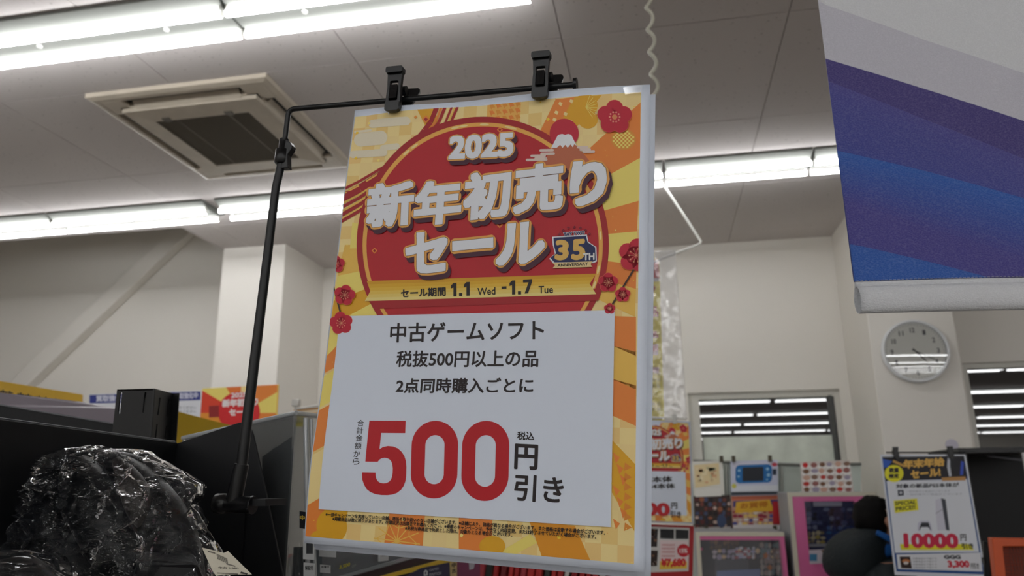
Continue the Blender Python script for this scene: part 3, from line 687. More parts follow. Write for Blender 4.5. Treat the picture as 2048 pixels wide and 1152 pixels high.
b.tube([k0, k0+dk_*.001, k0+dk_*.011, k0+dk_*.012, k0+dk_*.013, k1-dk_*.0025, k1-dk_*.002, k1], [.0075, .0092, .0092, .0078, .0078, .0078, .0086, .0080], n=24); cj = b.make('clamp_screw', blk, stand)
b = MB(); b.box(tuple(sp(486, 1003, rodz)+Vector((0, -.003, -.004))), tuple(sp(525, 1003, rodz)+Vector((0, .04, .002)))); b.make('clamp_bracket', blks, stand)
def clip(x, y, sc_, label):
    """pop clip seen from the front; x, y the pixel where the front jaw bites, built in the poster's frame"""
    u, v = SP.uv(x, y); w = .0175; hgt = .044
    O = SP.P(u, v, 0); T = Matrix((( SP.eu.x, -SP.ev.x, SP.n.x, O.x), (SP.eu.y, -SP.ev.y, SP.n.y, O.y), (SP.eu.z, -SP.ev.z, SP.n.z, O.z), (0, 0, 0, 1)))
    t = thing('sign_clip', label, 'clip', mtx=T); t['group'] = 'black clips holding the sale poster'
    def rr(x0, y0, x1, y1, r, n=5):
        o = []
        for cx_, cy_, a0 in ((x1-r, y1-r, 0), (x0+r, y1-r, 90), (x0+r, y0+r, 180), (x1-r, y0+r, 270)):
            for k in range(n): a = math.radians(a0+90*k/(n-1)); o.append((cx_+r*math.cos(a), cy_+r*math.sin(a)))
        return o
    I = Matrix.Identity(4)
    def P3(o, d0, d1, holes=(), tilt=0): b = MB(); b.prism(o, T@Matrix.Rotation(tilt, 4, 'X'), d0, d1, holes=holes); return b
    # front paddle: broad cap at the top, waist, rounded jaw at the bottom, slot in the middle
    out = [(-.0082, .0385), (-.0092, .0375), (-.0092, .0335), (-.0078, .0315), (-.0072, .018), (-.0078, .008), (-.0080, -.002), (-.0072, -.0055), (-.0045, -.0074), (0, -.0078), (.0045, -.0074), (.0072, -.0055), (.0080, -.002), (.0078, .008), (.0072, .018), (.0078, .0315), (.0092, .0335), (.0092, .0375), (.0082, .0385)]
    P3(out, .0025, .0075, holes=[rr(-.0045, .004, .0045, .0245, .0012)[::-1]], tilt=.03).make('front_jaw', blk, t, bevel=.0007)
    P3(rr(-.0090, .0325, .0090, .0390, .0018), .0060, .0105, tilt=.03).make('thumb_pad', blk, t, bevel=.0006)
    P3(rr(-.0076, -.0076, .0076, .0028, .0024), .0070, .0092, tilt=.03).make('jaw_tip', blk, t, bevel=.0006)
    P3(rr(-.0038, .0045, .0038, .0200, .0010), .0020, .0095, tilt=-.10).make('spring_lever', mat('black_gloss', (15, 15, 17), rough=.15), t, bevel=.0005)
    b = MB(); b.tube([T@Vector((-.0088, .0190, -.004)), T@Vector((.0088, .0190, -.004))], .0048, n=18); b.make('pivot', blk, t)
    T2 = T@Matrix.Translation((.0105, .010, -.013))@Matrix.Rotation(-.30, 4, 'X')@Matrix.Rotation(.25, 4, 'Y')
    b = MB(); b.prism([(-.009, .018), (.0030, .0205), (.0052, .0195), (.0060, .0165), (.0030, .004), (-.0005, -.0075), (-.010, -.0085)], T2, -.003, .001); b.make('rear_jaw', blk, t, bevel=.0006)
    return t
clip(791, 214, 1, 'left of the two black spring clips gripping the top of the sale poster')
clip(1083, 188, 1, 'right of the two black spring clips gripping the top of the sale poster')
# ================================================================== BLUE BANNER
l0 = at(1737, 563, .85); r_ = ray(2048, 556); r0 = W(r_*((l0.z-EYE)/r_[2]))
eub = (r0-l0); eub.z = 0; eub.normalize()
Lt = atplane(1650, 0, l0, Vector((eub.y, -eub.x, 0)))
lean = Vector((Lt.x-l0.x, Lt.y-l0.y, Lt.z-l0.z)); 
SB = Surf(l0+lean*2.1, eub, -lean)
LB = (lean*2.1).length; WB = SB.uv(2195, 480)[0]
def fabric():
    m = bpy.data.materials.new('banner_fabric'); return m
def weave(name, rgb):
    m = mat(name, rgb, rough=.75, spec=.2, sheen=.1); nt = m.node_tree; b_ = nt.nodes['Principled BSDF']; tc = nt.nodes.new('ShaderNodeTexCoord')
    wv = nt.nodes.new('ShaderNodeTexVoronoi'); wv.inputs['Scale'].default_value = 1; mp = nt.nodes.new('ShaderNodeMapping'); mp.inputs['Scale'].default_value = (500, 900, 600)
    nt.links.new(tc.outputs['Object'], mp.inputs[0]); nt.links.new(mp.outputs[0], wv.inputs['Vector'])
    bp = nt.nodes.new('ShaderNodeBump'); bp.inputs['Strength'].default_value = .8; bp.inputs['Distance'].default_value = .0006
    nt.links.new(wv.outputs['Distance'], bp.inputs['Height']); nt.links.new(bp.outputs[0], b_.inputs['Normal'])
    mx = nt.nodes.new('ShaderNodeMix'); mx.data_type = 'RGBA'; c = [lin(v) for v in rgb]
    mx.inputs[6].default_value = [v*.86 for v in c]+[1]; mx.inputs[7].default_value = [v*.86+.09 for v in c]+[1]
    nt.links.new(wv.outputs['Distance'], mx.inputs[0]); nt.links.new(mx.outputs[2], b_.inputs['Base Color']); return m
def lerpc(a, b, t): return tuple(int(round(a[i]+(b[i]-a[i])*t)) for i in range(3))
fw = weave('fabric_pale', (206, 205, 216)); fwh = weave('fabric_white', (226, 228, 232)); fd = weave('fabric_indigo', (64, 52, 128)); fm = weave('fabric_violet', (70, 66, 150)); fb = weave('fabric_blue', (36, 84, 178)); fb2 = weave('fabric_bright_blue', (30, 92, 182)); fv2 = weave('fabric_blue_violet', (52, 70, 158))
ban = thing('hanging_banner', 'blue, violet and white fabric banner hanging at the right edge of the picture', 'banner', mtx=SB.mtx)
bb = lambda u, v: .004*math.sin(u*14)*(.3+.7*v/LB)
sheet_mesh('fabric_sheet', ban, (0, 0, WB, LB), fwh, bb, th=.0004, nu=24, nv=24)
bp_ = Print(SB); bp_.rect = (0, 0, WB, LB)
bp_.poly([(1600, -20), (1651, 10), (1850, 84), (2048, 147), (2200, 192), (2200, 900), (1700, 900)], fw, 1)
bp_.poly([(1600, 100), (1668, 123), (1850, 182), (2048, 243), (2200, 285), (2200, 900), (1700, 900)], fd, 2)
for k in range(8):
    t = k/7; dy = 110*t*t
    m = weave('fabric_violet_%d' % k, lerpc((76, 72, 150), (58, 66, 150), t))
    bp_.poly([(1600, 140+dy), (1680+dy*.13, 172+dy), (1850, 243+dy), (2048, 319+dy), (2200, 370+dy), (2200, 900), (1700, 900)], m, 3+k*1.0)
bp_.poly([(1600, 285), (1699, 308), (1850, 346), (2048, 399), (2200, 432), (2200, 900), (1700, 900)], fb2, 10.6)
for k in range(14):                                                     # the print itself fades from blue to violet
    t = (k+1)/14; dy = 150*t
    m = weave('fabric_fade_%d' % k, lerpc((30, 92, 182), (68, 62, 146), min(1, t*1.25)))
    bp_.poly([(1600, 285+dy*.85), (1699+dy*.13, 308+dy*.85), (1850, 346+dy*.95), (2048, 399+dy), (2200, 432+dy), (2200, 900), (1700, 900)], m, 11+k*1.0)
bp_.poly([(1600, 470), (1729, 496), (1850, 526), (1968, 557), (1968, 620), (1720, 640)], fb2, 26)
bp_.make('printed_stripes', ban, bb, grid=.03)
b = MB(); T = SB.mtx; n_ = 18; R_ = .0175; prof = []
prof += [(-LB+.004, .0008), (-LB-.004, .0016)]
for k in range(n_+1): a = math.radians(100-k*290/n_); prof.append((-LB-.0205+.0150*math.sin(a), .0005+.0095*math.cos(a)+.001))
prof += [(-LB-.004, -.0014), (-LB+.004, -.0008)]
NU = 30
vs = []
for i in range(NU+1):
    u = .001+(WB-.002)*i/NU
    for y, z in prof: vs.append(T@Vector((u, y, z+bb(u, LB))))
k = len(prof); b.add(vs, [(i*k+j, i*k+j+1, (i+1)*k+j+1, (i+1)*k+j) for i in range(NU) for j in range(k-1)], smooth=True)
hem = b.make('hem_pocket', fwh, ban, recalc=False)
so = hem.modifiers.new('solid', 'SOLIDIFY'); so.thickness = .0006
b = MB(); st = [T@Vector((.002+u*.0042, -LB+.0005, .0030+bb(.002+u*.0042, LB))) for u in range(int((WB-.01)/.0042))]
for p in st: b.tube([p, p+T.to_3x3()@Vector((.0028, 0, 0))], .00022, n=4)
o = b.make('stitching', mat('thread', (190, 190, 198)), ban); o['kind'] = 'stuff'
ztop = SB.P(0, 0).z
b = MB(); b.cyl(SB.P(-.01, -.006), SB.P(WB+.01, -.006), .006); b.make('top_rail', blkm, ban)
for u in (.05, WB-.05):
    b = MB(); p = SB.P(u, -.01); b.cyl(p, Vector((p.x, p.y, ZC)), .0012, n=6); b.make('hanging_cord', mat('cord_white', (220, 220, 214)), ban)
# ================================================================== COILED CORD
b = MB(); path = []; y_ = 1.5; top = at(1305, -20, y_); p1 = at(1303, 205, y_); L_ = (ZC-p1.z); turns = L_/.055
for k in range(int(turns*14)): 
    t = k/(turns*14); a = t*turns*2*math.pi; s_ = .0068
    path.append((p1.x+(at(1305, 0, y_).x-p1.x)*t*.6+s_*math.cos(a), y_+s_*math.sin(a), ZC-.0-L_*t-.0))
b.tube(path, .0042, n=8)
o = b.make('coiled_cord', mat('cord_cream', (206, 204, 188), rough=.4)); tag(o, 'cream coiled cord hanging from the ceiling behind the poster top corner', 'cord')
# ================================================================== WALL-SIDE HANGER AND YELLOW SLEEVE SIGN
Yh = atz(1324, 366, TZ+.01).y; wm = mat('white_coated_wire', (222, 222, 216), rough=.35)
b = MB(); b.tube([at(1324, 365, Yh), at(1366, 428, Yh), at(1402, 483, Yh), at(1400, 488, Yh), at(1350, 507, Yh), at(1285, 532, Yh)], .0070, n=12)
o = b.make('sign_hanger', wm); tag(o, 'white angled wire hanger holding the yellow sign in its clear sleeve', 'hanger')
sl = Surf.quad(at(1180, 512, Yh), at(1357, 500, Yh), at(1190, 842, Yh))
ys = thing('hanging_sign', 'yellow and red sign in a clear plastic sleeve, right of the sale poster', 'sign', mtx=sl.mtx)
u1, v1 = sl.uv(1357, 500)[0], sl.uv(1374, 838)[1]; u2 = sl.uv(1374, 838)[0]
pr = Print(sl)
pr.poly([(1190, 522), (1318, 517), (1329, 845), (1190, 850)], (252, 236, 60), 1); pr.poly([(1190, 523), (1317, 518), (1319, 556), (1190, 560)], (206, 44, 44), 2); pr.poly([(1190, 560), (1319, 556), (1319, 563), (1190, 566)], (230, 226, 226), 2)
pr.poly([(1190, 572), (1305, 568), (1312, 576), (1306, 585), (1190, 588)], (200, 50, 46), 2)
for y, h in ((614, 22), (664, 14), (692, 12)):
    pr.text('大特価品', (1230, y+h), (1317, y+h-2), (1230, y), (204, 80, 110), 3, bold=.05)
for y in (745, 757, 769, 805, 815): pr.text('対象商品はこちら', (1235, y+9), (1322, y+7), (1235, y), (150, 136, 40), 3, bold=.02, res=1)
pr.poly([(1240, 690), (1316, 688), (1316, 710), (1240, 712)], (236, 200, 210), 2.5); pr.poly([(1240, 736), (1318, 734), (1318, 746), (1240, 748)], (236, 200, 210), 2.5)
sheet_mesh('card', ys, (0, .004, sl.uv(1328, 830)[0], v1-.003), pm(236, 216, 60), None)
pr.make('printed_face', ys)
rn = random.Random(5)
def crk(u, v): return .004*noise.noise(Vector((u*26, v*11, 3)))+.0022*abs(noise.noise(Vector((u*60, v*40, 9))))
sheet_mesh('clear_sleeve', ys, (0, 0, u2, v1), film('sleeve_film', rough=.1, base=.03, haze=.13, hazecol=(.78, .79, .84)), lambda u, v: .008+2.6*crk(u*.66, v*.66), th=.0002, nu=60, nv=90)
# ================================================================== LEFT: BLACK SHELVING RUN
def quadslab(name, q, th, m, parent=None, d=Vector((0, 1, 0)), bevel=0):
    b = MB(); b.slab(q, th, 0, n=d); return b.make(name, m, parent, bevel=bevel)
Yp = .80; cor = at(355, 885, Yp); Xg = cor.x
g = thing('shelving_unit', 'black metal shelving run at the lower left, with back panel, rail and divider', 'shelf', (Xg, .7, 0))
dn = Vector((0, 0, -1))
pl = atx(-30, 834, Xg); b = MB(); pn = [pl, cor, Vector((cor.x, cor.y, .2)), Vector((pl.x, pl.y, .2))]; b.slab(pn, .012, n=Vector((-1, 0, 0))); b.make('back_panel', blks, g, bevel=.0008)
b = MB(); b.tube([pl+Vector((-.004, 0, .0008)), cor+Vector((-.004, 0, .0008))], .0013, n=6); b.make('panel_lip', mat('lip_grey', (58, 62, 70), rough=.4), g)
# divider plate facing the viewer, rounded outer corner
Sd = Surf(at(355, 885, Yp), (1, 0, 0), (0, 0, -1)); 
dp = [(300, 904), (356, 886), (478, 845), (487, 844), (494, 847), (500, 854), (506, 868), (530, 975), (566, 1152), (600, 1300), (300, 1300)]
b = MB(); T = Sd.mtx; b.prism([(Sd.uv(*p)[0], -Sd.uv(*p)[1]) for p in dp], T, -.003, 0); b.make('divider_plate', blks, g, bevel=.0006)
b = MB(); c1, c2 = at(490, 1000, Yp-.002), at(480, 1152, Yp-.002); b.slab([at(487, 1003, Yp-.004), at(492, 1003, Yp-.004), at(478, 1200, Yp-.004), at(472, 1200, Yp-.004)], .004, n=Vector((0, 1, 0))); b.make('divider_fold', blks, g)
b = MB(); q = at(337, 914, Yp-.03); b.box((Xg-.001, q.y-.004, q.z-.005), (Xg+.0006, q.y+.004, q.z+.005)); b.make('panel_slot', mat('hole_black', (3, 3, 3)), g)
# legs and lower shelves reach the floor
for y in (-.6, .78):
    b = MB(); b.box((Xg-.04, y, 0), (Xg-.012, y+.03, 1.5)); b.make('upright', blkm, g)
b = MB(); b.box((Xg-.35, -.6, .08), (Xg+.02, .82, .2)); b.make('base_shelf', blks, g)
# rear rail just behind the panel
q0, q1 = at(-40, 803, .98), at(262, 853, 1.08); b = MB(); b.slab([q0, q1, q1+dn*.10, q0+dn*.10], .01, n=Vector((-.2, 1, 0)).normalized()); b.make('rear_rail', blks, g)
b = MB(); b.tube([q0+Vector((0, -.002, 0)), q1+Vector((0, -.002, 0))], .0014, n=6); b.make('rail_edge', mat('lip_pale', (110, 112, 116), rough=.35), g)
# slotted post box on top
Yq = .93
ft = [at(x, y, Yq) for x, y in ((234, 779), (309, 777), (301, 885), (222, 885))]; si = [at(x, y, Yq+dy) for x, y, dy in ((309, 777, 0), (346, 787, .055), (336, 885, .055), (301, 885, 0))]
pb = thing('slotted_post_box', 'black slotted metal box standing on the shelving run at the left', 'bracket', Vector(((ft[2]+ft[3])/2)))
def slotface(name, q, slots, th=.0022):
    S_ = Surf(q[0], q[1]-q[0], q[3]-q[0]); b = MB(); H_ = []
    for (xa, ya, xb, yb, w) in slots:
        (u0, v0), (u1, v1) = S_.uv(xa, ya), S_.uv(xb, yb); l = Vector((u1-u0, v1-v0)); nn = Vector((-l.y, l.x)).normalized()*w/2; o = []
        for k in range(5): a = math.pi*k/4; o.append(Vector((u1, v1))+nn*math.cos(a)+l.normalized()*math.sin(a)*w/2)
        for k in range(5): a = math.pi+math.pi*k/4; o.append(Vector((u0, v0))+nn*math.cos(a)+l.normalized()*math.sin(a)*w/2)
        H_.append([(p.x, -p.y) for p in o])
    P_ = [((p-S_.O).dot(S_.eu), -(p-S_.O).dot(S_.ev)) for p in q]
    b.prism(P_, S_.mtx, -th, 0, holes=H_); return b.make(name, mat('box_black', (15, 15, 17), rough=.42, spec=.4), pb)
slotface('front_face', ft, [(242, 786, 238, 826, .0032), (291, 786, 287, 824, .0032)])
slotface('side_face', si, [(320, 797, 316, 828, .0034), (338, 800, 334, 831, .0030), (314, 850, 311, 874, .0034), (333, 852, 330, 875, .0030)])
b = MB(); b.slab([ft[0], ft[1], si[1], si[1]+(ft[0]-ft[1])], .0022, n=dn); b.make('top_face', MATS['box_black'], pb)
b = MB(); bk = Vector((0, .055, 0)); b.slab([ft[0]+bk, ft[1]+bk, ft[2]+bk, ft[3]+bk], .002, n=Vector((0, 1, 0))); b.make('rear_face', MATS['box_black'], pb)
# header boards on the next aisle
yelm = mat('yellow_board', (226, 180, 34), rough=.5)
q = [at(-60, 752, 1.75), at(163, 789, 2.15), at(162, 830, 2.15), at(-60, 806, 1.75)]
b = MB(); b.slab(q, .01, n=Vector((-.3, 1, 0)).normalized()); hb = b.make('header_board', yelm); tag(hb, 'yellow shelf header board at the left edge of the picture', 'board')
Sy = Surf(q[0], q[1]-q[0], q[3]-q[0]); pr = Print(Sy)
for x, w in ((0, 26), (34, 30), (72, 26), (104, 30)): pr.text('中古', (x, 793+x*.17), (x+w, 793+(x+w)*.17), (x, 778+x*.17), (40, 36, 30), 8, bold=.05)
tmp = thing('t', '', '', mtx=Sy.mtx); o = pr.make('lettering', tmp); o.parent = hb; o.matrix_basis = Matrix.Translation(-hb.location)@Sy.mtx; bpy.data.objects.remove(tmp)
q = [at(-40, 781, 1.12), at(160, 803, 1.3), at(232, 817, 1.36), at(232, 851, 1.36), at(-40, 812, 1.12)]
b = MB(); b.slab(q, .006, n=Vector((-.2, 1, 0)).normalized()); o = b.make('header_strip', mat('strip_mauve', (168, 160, 170), rough=.25, vary=(5, .1))); tag(o, 'pale mauve plastic header strip between the yellow board and the black rail', 'strip')
q = [at(330, 812, 1.55), at(352, 822, 1.57), at(478, 855, 1.8), at(478, 900, 1.8), at(330, 885, 1.55)]
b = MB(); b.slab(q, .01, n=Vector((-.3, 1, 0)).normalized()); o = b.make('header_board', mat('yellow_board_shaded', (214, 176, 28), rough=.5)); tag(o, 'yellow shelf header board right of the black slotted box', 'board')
# small signs far behind, on the left
def card(name, label, cat, tl, tr, br, bl, Y, th=.002, base=(226, 228, 234), group=None, Yr=None):
    Yr = Y if Yr is None else Yr
    S_ = Surf.quad(at(*tl, Y), at(*tr, Yr), at(*bl, Y)); t = thing(name, label, cat, mtx=S_.mtx, group=group)
    P_ = [S_.uv(*p) for p in (tl, tr, br, bl)]; b = MB(); b.prism([(u, -v) for u, v in P_], S_.mtx, -th, 0); b.make('board', pm(*base), t)
    return S_, t, Print(S_)
for lab, x0_, x1_ in (('blue-topped white notice left of the black slotted box, partly hidden', 178, 262), ('blue-topped white notice between the black slotted box and the orange poster', 335, 402)):
    y0_ = 787 if x0_ < 200 else 782
    S_, t, pr = card('notice_sign', lab, 'sign', (x0_, y0_+1), (x1_, y0_-1), (x1_+2, 860), (x0_, 860), 3.9)
    pr.poly([(x0_+1, y0_+3), (x1_-1, y0_+1), (x1_-1, y0_+18), (x0_+1, y0_+20)], (52, 62, 140), 3); pr.text('買取強化中', (x0_+14, y0_+17), (x1_-6, y0_+15), (x0_+14, y0_+4), (210, 212, 228), 6, bold=.05)
    for k in (30, 38): pr.text('お売りください', (x0_+10, y0_+k+6), (x1_-10, y0_+k+6), (x0_+10, y0_+k), (130, 134, 140), 6, bold=.02, res=1)
    pr.make('lettering', t)
S_, t, pr = card('sale_poster', 'orange and red landscape sale poster beyond the shelves, left of the black pole foot', 'poster', (405, 777), (558, 769), (553, 860), (405, 868), 3.2, base=(236, 196, 96))
pr.rect = (0, 0, S_.uv(555, 770)[0], S_.uv(405, 866)[1])
for k, m in enumerate((ORG, LYEL, (226, 90, 50), PALE, ORG, (232, 150, 50), (222, 70, 44), LYEL, (230, 120, 50), PALE, ORG, LYEL)):
    a = math.radians(k*30); a2 = math.radians(k*30+30); pr.poly([(482, 826), (482+200*math.cos(a), 826+200*math.sin(a)), (482+200*math.cos(a2), 826+200*math.sin(a2))], m, 2)
pr.ell(478, 824, 42, 40, (214, 40, 44), 5); 
pr.text('2025', (462, 796), (494, 794), (462, 786), (236, 226, 226), 8, bold=.05); pr.text('新年初売り', (444, 815), (516, 811), (445, 799), (236, 226, 226), 8, bold=.07); pr.text('セール', (458, 832), (502, 830), (458, 818), (236, 226, 226), 8, bold=.07)
pr.poly([(418, 812), (438, 811), (438, 834), (418, 835)], (150, 40, 40), 6)
pr.make('printed_face', t)
# white clip stand between acrylic case and column
b = MB(); p = at(592, 806, 2.4); b.tube([at(592, 818, 2.4), at(640, 811, 2.4)], .004, n=8); b.box(tuple(p+Vector((-.012, -.01, -.012))), tuple(p+Vector((.014, .01, .012))), bev=.003); b.cyl(at(592, 806, 2.4), at(590, 870, 2.4), .004, n=8)
o = b.make('sign_holder', mat('holder_white', (214, 212, 206), rough=.4)); tag(o, 'small white sign holder clip behind the clear case, left of the poster edge', 'holder')
S_, t, pr = card('sale_card', 'orange card held by the small white clip, mostly hidden by the poster', 'card', (588, 819), (650, 814), (648, 850), (586, 850), 2.42, base=(226, 170, 100)); pr.poly([(590, 822), (645, 818), (645, 824), (590, 828)], (238, 220, 190), 3); pr.make('printed_face', t)
# ---- acrylic case behind the divider
acr = film('acrylic', rough=.04, base=.05, haze=.05, hazecol=(.6, .65, .68)); acre = film('acrylic_edge', rough=.1, base=.2, haze=.45, hazecol=(.62, .66, .68))
Ya = .98
case = thing('acrylic_case', 'clear acrylic display case behind the black divider, holding bagged goods', 'display case', at(500, 1300, Ya))
TL, TM, TR2 = at(365, 876, .90), at(592, 826, .84), at(645, 832, .98)
TLb, TMb, TRb = [Vector((p.x, p.y, p.z-.33)) for p in (TL, TM, TR2)]
b = MB(); b.slab([TL, TM, TMb, TLb], .003, n=Vector((0, 1, 0))); b.make('front_panel', acr, case)
b = MB(); b.slab([TM, TR2, TRb, TMb], .003, n=Vector((-1, 0, 0))); b.make('side_panel', acr, case)
b = MB(); b.slab([TL, TM, TR2, TL+(TR2-TM)], .004, n=dn); b.make('top_panel', acr, case)
b = MB(); b.tube([TL, TM], .0028, n=6); b.tube([TM, TR2], .0028, n=6); b.make('top_edge', acre, case)
b = MB(); b.tube([at(611, 836, .85), at(616, 1165, .85)], .0028, n=6); b.tube([at(622, 838, .86), at(630, 1165, .86)], .0022, n=6); b.make('corner_edge', acre, case)
# dark carton inside, pale lid line
b = MB(); b.hexa([at(513, 1200, 1.02), at(640, 1200, 1.02), at(640, 1200, 1.2), at(513, 1200, 1.2)], [at(520, 898, 1.02), at(630, 905, 1.02), at(630, 890, 1.2), at(520, 890, 1.2)])
o = b.make('carton', mat('carton_dark', (52, 56, 60), rough=.4), bevel=.002); tag(o, 'dark carton inside the clear acrylic case', 'box')
b = MB(); b.tube([at(560, 898, 1.0), at(628, 906, 1.0)], .0012, n=6); tag(b.make('lid_line', mat('line_bright', (200, 204, 208), rough=.2, metal=.8)), 'thin bright lid line over the dark carton in the clear case', 'rail')
# ---- plastic bags with black goods
def crumple(p, seed, amp, sc_):
    q = Vector((p[0]*sc_, p[1]*sc_, seed))
    r1 = 1-abs(noise.noise(q+Vector((q.y*.9, -q.x*.2, 0)))); r2 = 1-abs(noise.noise(q*2.3+Vector((3, 7, 1)))); r3 = 1-abs(noise.noise(q*5.1+Vector((9, 1, 4))))
    r4 = 1-abs(noise.noise(q*10.3+Vector((2, 5, 8))))
    return amp*(r1**6*.8+r2**8*.5+r3**8*.26+r4**8*.10-.6)
bagm = film('bag_film', rough=.04, base=.0, haze=.010, hazecol=(.7, .8, .95))  # faint bluish haze colour stands in for reflections on the film
def creases(m, sc_, st, dist):
    nt = m.node_tree; tc = nt.nodes.new('ShaderNodeTexCoord'); add = None
    mp = nt.nodes.new('ShaderNodeMapping'); mp.inputs['Rotation'].default_value = (0, math.radians(38), 0); mp.inputs['Scale'].default_value = (1.7, 1, .55)
    nz = nt.nodes.new('ShaderNodeTexNoise'); nz.inputs['Scale'].default_value = 14; sv = nt.nodes.new('ShaderNodeVectorMath'); sv.operation = 'MULTIPLY_ADD'; sv.inputs[1].default_value = (.05, .05, .05)
    nt.links.new(tc.outputs['Object'], nz.inputs['Vector']); nt.links.new(nz.outputs['Color'], sv.inputs[0]); nt.links.new(tc.outputs['Object'], sv.inputs[2]); nt.links.new(sv.outputs[0], mp.inputs[0])
    hs = []
    for k, w_ in ((sc_, 1.), (sc_*2.6, .22)):
        v = nt.nodes.new('ShaderNodeTexVoronoi'); v.feature = 'DISTANCE_TO_EDGE'; v.inputs['Scale'].default_value = k; nt.links.new(mp.outputs[0], v.inputs['Vector'])
        r = nt.nodes.new('ShaderNodeMapRange'); r.interpolation_type = 'SMOOTHSTEP'; r.inputs[1].default_value = 0; r.inputs[2].default_value = .13; r.inputs[3].default_value = w_; r.inputs[4].default_value = 0; nt.links.new(v.outputs['Distance'], r.inputs[0]); hs.append(r)
    ad = nt.nodes.new('ShaderNodeMath'); ad.operation = 'ADD'; nt.links.new(hs[0].outputs[0], ad.inputs[0]); nt.links.new(hs[1].outputs[0], ad.inputs[1])
    bp = nt.nodes.new('ShaderNodeBump'); bp.inputs['Strength'].default_value = st; bp.inputs['Distance'].default_value = dist; nt.links.new(ad.outputs[0], bp.inputs['Height'])
    for n in nt.nodes:
        if n.type in ('BSDF_GLOSSY', 'FRESNEL'): nt.links.new(bp.outputs[0], n.inputs['Normal'])
creases(bagm, 10, 1.0, .012)
def bag(name, label, outline, Y, depth, seed, amp=.022, sc_=24, parts=(), n=300, rings=120, center=None, group=None):
    S_ = Surf(at(outline[0][0], outline[0][1], Y), (1, 0, 0), (0, 0, -1)); P_ = [S_.uv(*p) for p in outline]
    cx_, cy_ = S_.uv(*center) if center else (sum(p[0] for p in P_)/len(P_), sum(p[1] for p in P_)/len(P_))
    # resample outline by angle
    per = []; m = len(P_); seg = [math.dist(P_[i], P_[(i+1) % m]) for i in range(m)]; tot = sum(seg)
    for k in range(n):
        t = k/n*tot; i = 0
        while t > seg[i]: t -= seg[i]; i += 1
        f = t/seg[i]; a, c = P_[i], P_[(i+1) % m]; per.append((a[0]+(c[0]-a[0])*f, a[1]+(c[1]-a[1])*f))
    t = thing(name, label, 'bagged goods', mtx=Matrix.Translation(S_.P(cx_, cy_)), group=group)
    b = MB()
    for side in (1, -1):
        vs = []
        for r in range(rings+1):
            f = (r/rings)
            for (u, v) in per:
                uu, vv = cx_+(u-cx_)*f, cy_+(v-cy_)*f; bulge = math.sqrt(max(0, 1-f*f))
                z = side*(depth*bulge**.8)+crumple((uu, vv), seed+side*3, amp, sc_)*(min(1, (1-f)*6+.15))
                j = noise.noise(Vector((uu*60, vv*60, seed+5)))*.0012
                vs.append(S_.P(uu+j, vv-j, z))
        fs = [(r*n+i, r*n+(i+1) % n, (r+1)*n+(i+1) % n, (r+1)*n+i) for r in range(rings) for i in range(n)]
        b.add(vs, fs, smooth=True)
    b.make('plastic_film', bagm, t, recalc=False)
    return t, S_
def lump(t, name, path, radii, Y, m, flat=.6, n=20):
    """tapered rounded body along px path"""
    pts = [at(x, y, Y+dy) for x, y, dy in path]; out = []
    b = MB(); b.tube(pts, radii, n=n, smooth=True); o = b.make(name, m, t); s_ = o.modifiers.new('sub', 'SUBSURF'); s_.levels = s_.render_levels = 2; return o
rub = mat('black_rubber', (9, 9, 12), rough=.4, spec=.35, bump=(300, .3, .001)); brn = mat('dark_bronze', (52, 46, 42), rough=.5)
t, S_ = bag('bagged_accessory', 'large crinkled clear bag of black molded goods, lower left', [(6, 1040), (12, 975), (24, 925), (44, 911), (110, 902), (182, 889), (236, 896), (290, 902), (345, 936), (395, 966), (396, 990), (380, 1008), (404, 1060), (432, 1110), (450, 1165), (452, 1230), (60, 1240), (34, 1120)], .62, .045, 2.0, center=(215, 1060))
Yb = .64
lump(t, 'left_grip', [(75, 930, 0), (70, 980, 0), (95, 1060, -.01), (150, 1150, -.01), (170, 1220, 0)], [.010, .020, .026, .026, .012], Yb, rub)
lump(t, 'middle_grip', [(150, 925, 0), (165, 965, 0), (215, 1050, -.01), (265, 1130, -.005), (290, 1200, 0)], [.012, .024, .028, .026, .012], Yb, rub)
lump(t, 'right_grip', [(230, 925, .01), (262, 960, .01), (310, 1020, .0), (350, 1090, .0), (385, 1180, 0)], [.010, .020, .024, .024, .012], Yb, rub)
lump(t, 'bronze_insert', [(232, 920, -.012), (262, 960, -.016), (282, 1020, -.02), (290, 1060, -.015)], [.004, .012, .013, .004], Yb, brn)
b = MB(); b.hexa([at(250, 1230, .585), at(440, 1230, .585), at(440, 1230, .65), at(250, 1230, .65)], [at(272, 1120, .585), at(398, 1128, .60), at(380, 1090, .66), at(300, 1085, .66)]); b.make('angular_block', rub, t, bevel=.004)
lump(t, 'upper_bar', [(40, 935, .02), (120, 925, .02), (250, 925, .02), (340, 955, .02)], [.008, .014, .014, .006], Yb, rub)
t2, S_ = bag('bagged_accessory', 'second clear bag of black goods peeping in at the bottom left corner', [(-60, 1110), (0, 1097), (60, 1108), (100, 1130), (122, 1165), (140, 1240), (-60, 1240)], .52, .03, 8.0, sc_=30, n=110, rings=34)
lump(t2, 'black_body', [(-50, 1150, 0), (0, 1135, 0), (55, 1150, 0), (100, 1200, 0)], [.010, .016, .016, .010], .53, rub)
t3, S_ = bag('bagged_accessory', 'slim clear bag with a folded black item, between divider and acrylic case', [(509, 895), (531, 876), (556, 892), (572, 905), (584, 960), (596, 1060), (600, 1200), (540, 1200), (528, 1010), (512, 950)], .90, .014, 5.0, amp=.007, sc_=40, n=110, rings=34)
b = MB(); b.hexa([at(545, 1220, .885), at(598, 1220, .885), at(598, 1220, .93), at(545, 1220, .93)], [at(534, 905, .885), at(566, 900, .885), at(566, 900, .92), at(534, 905, .92)]); b.make('folded_item', rub, t3, bevel=.003)
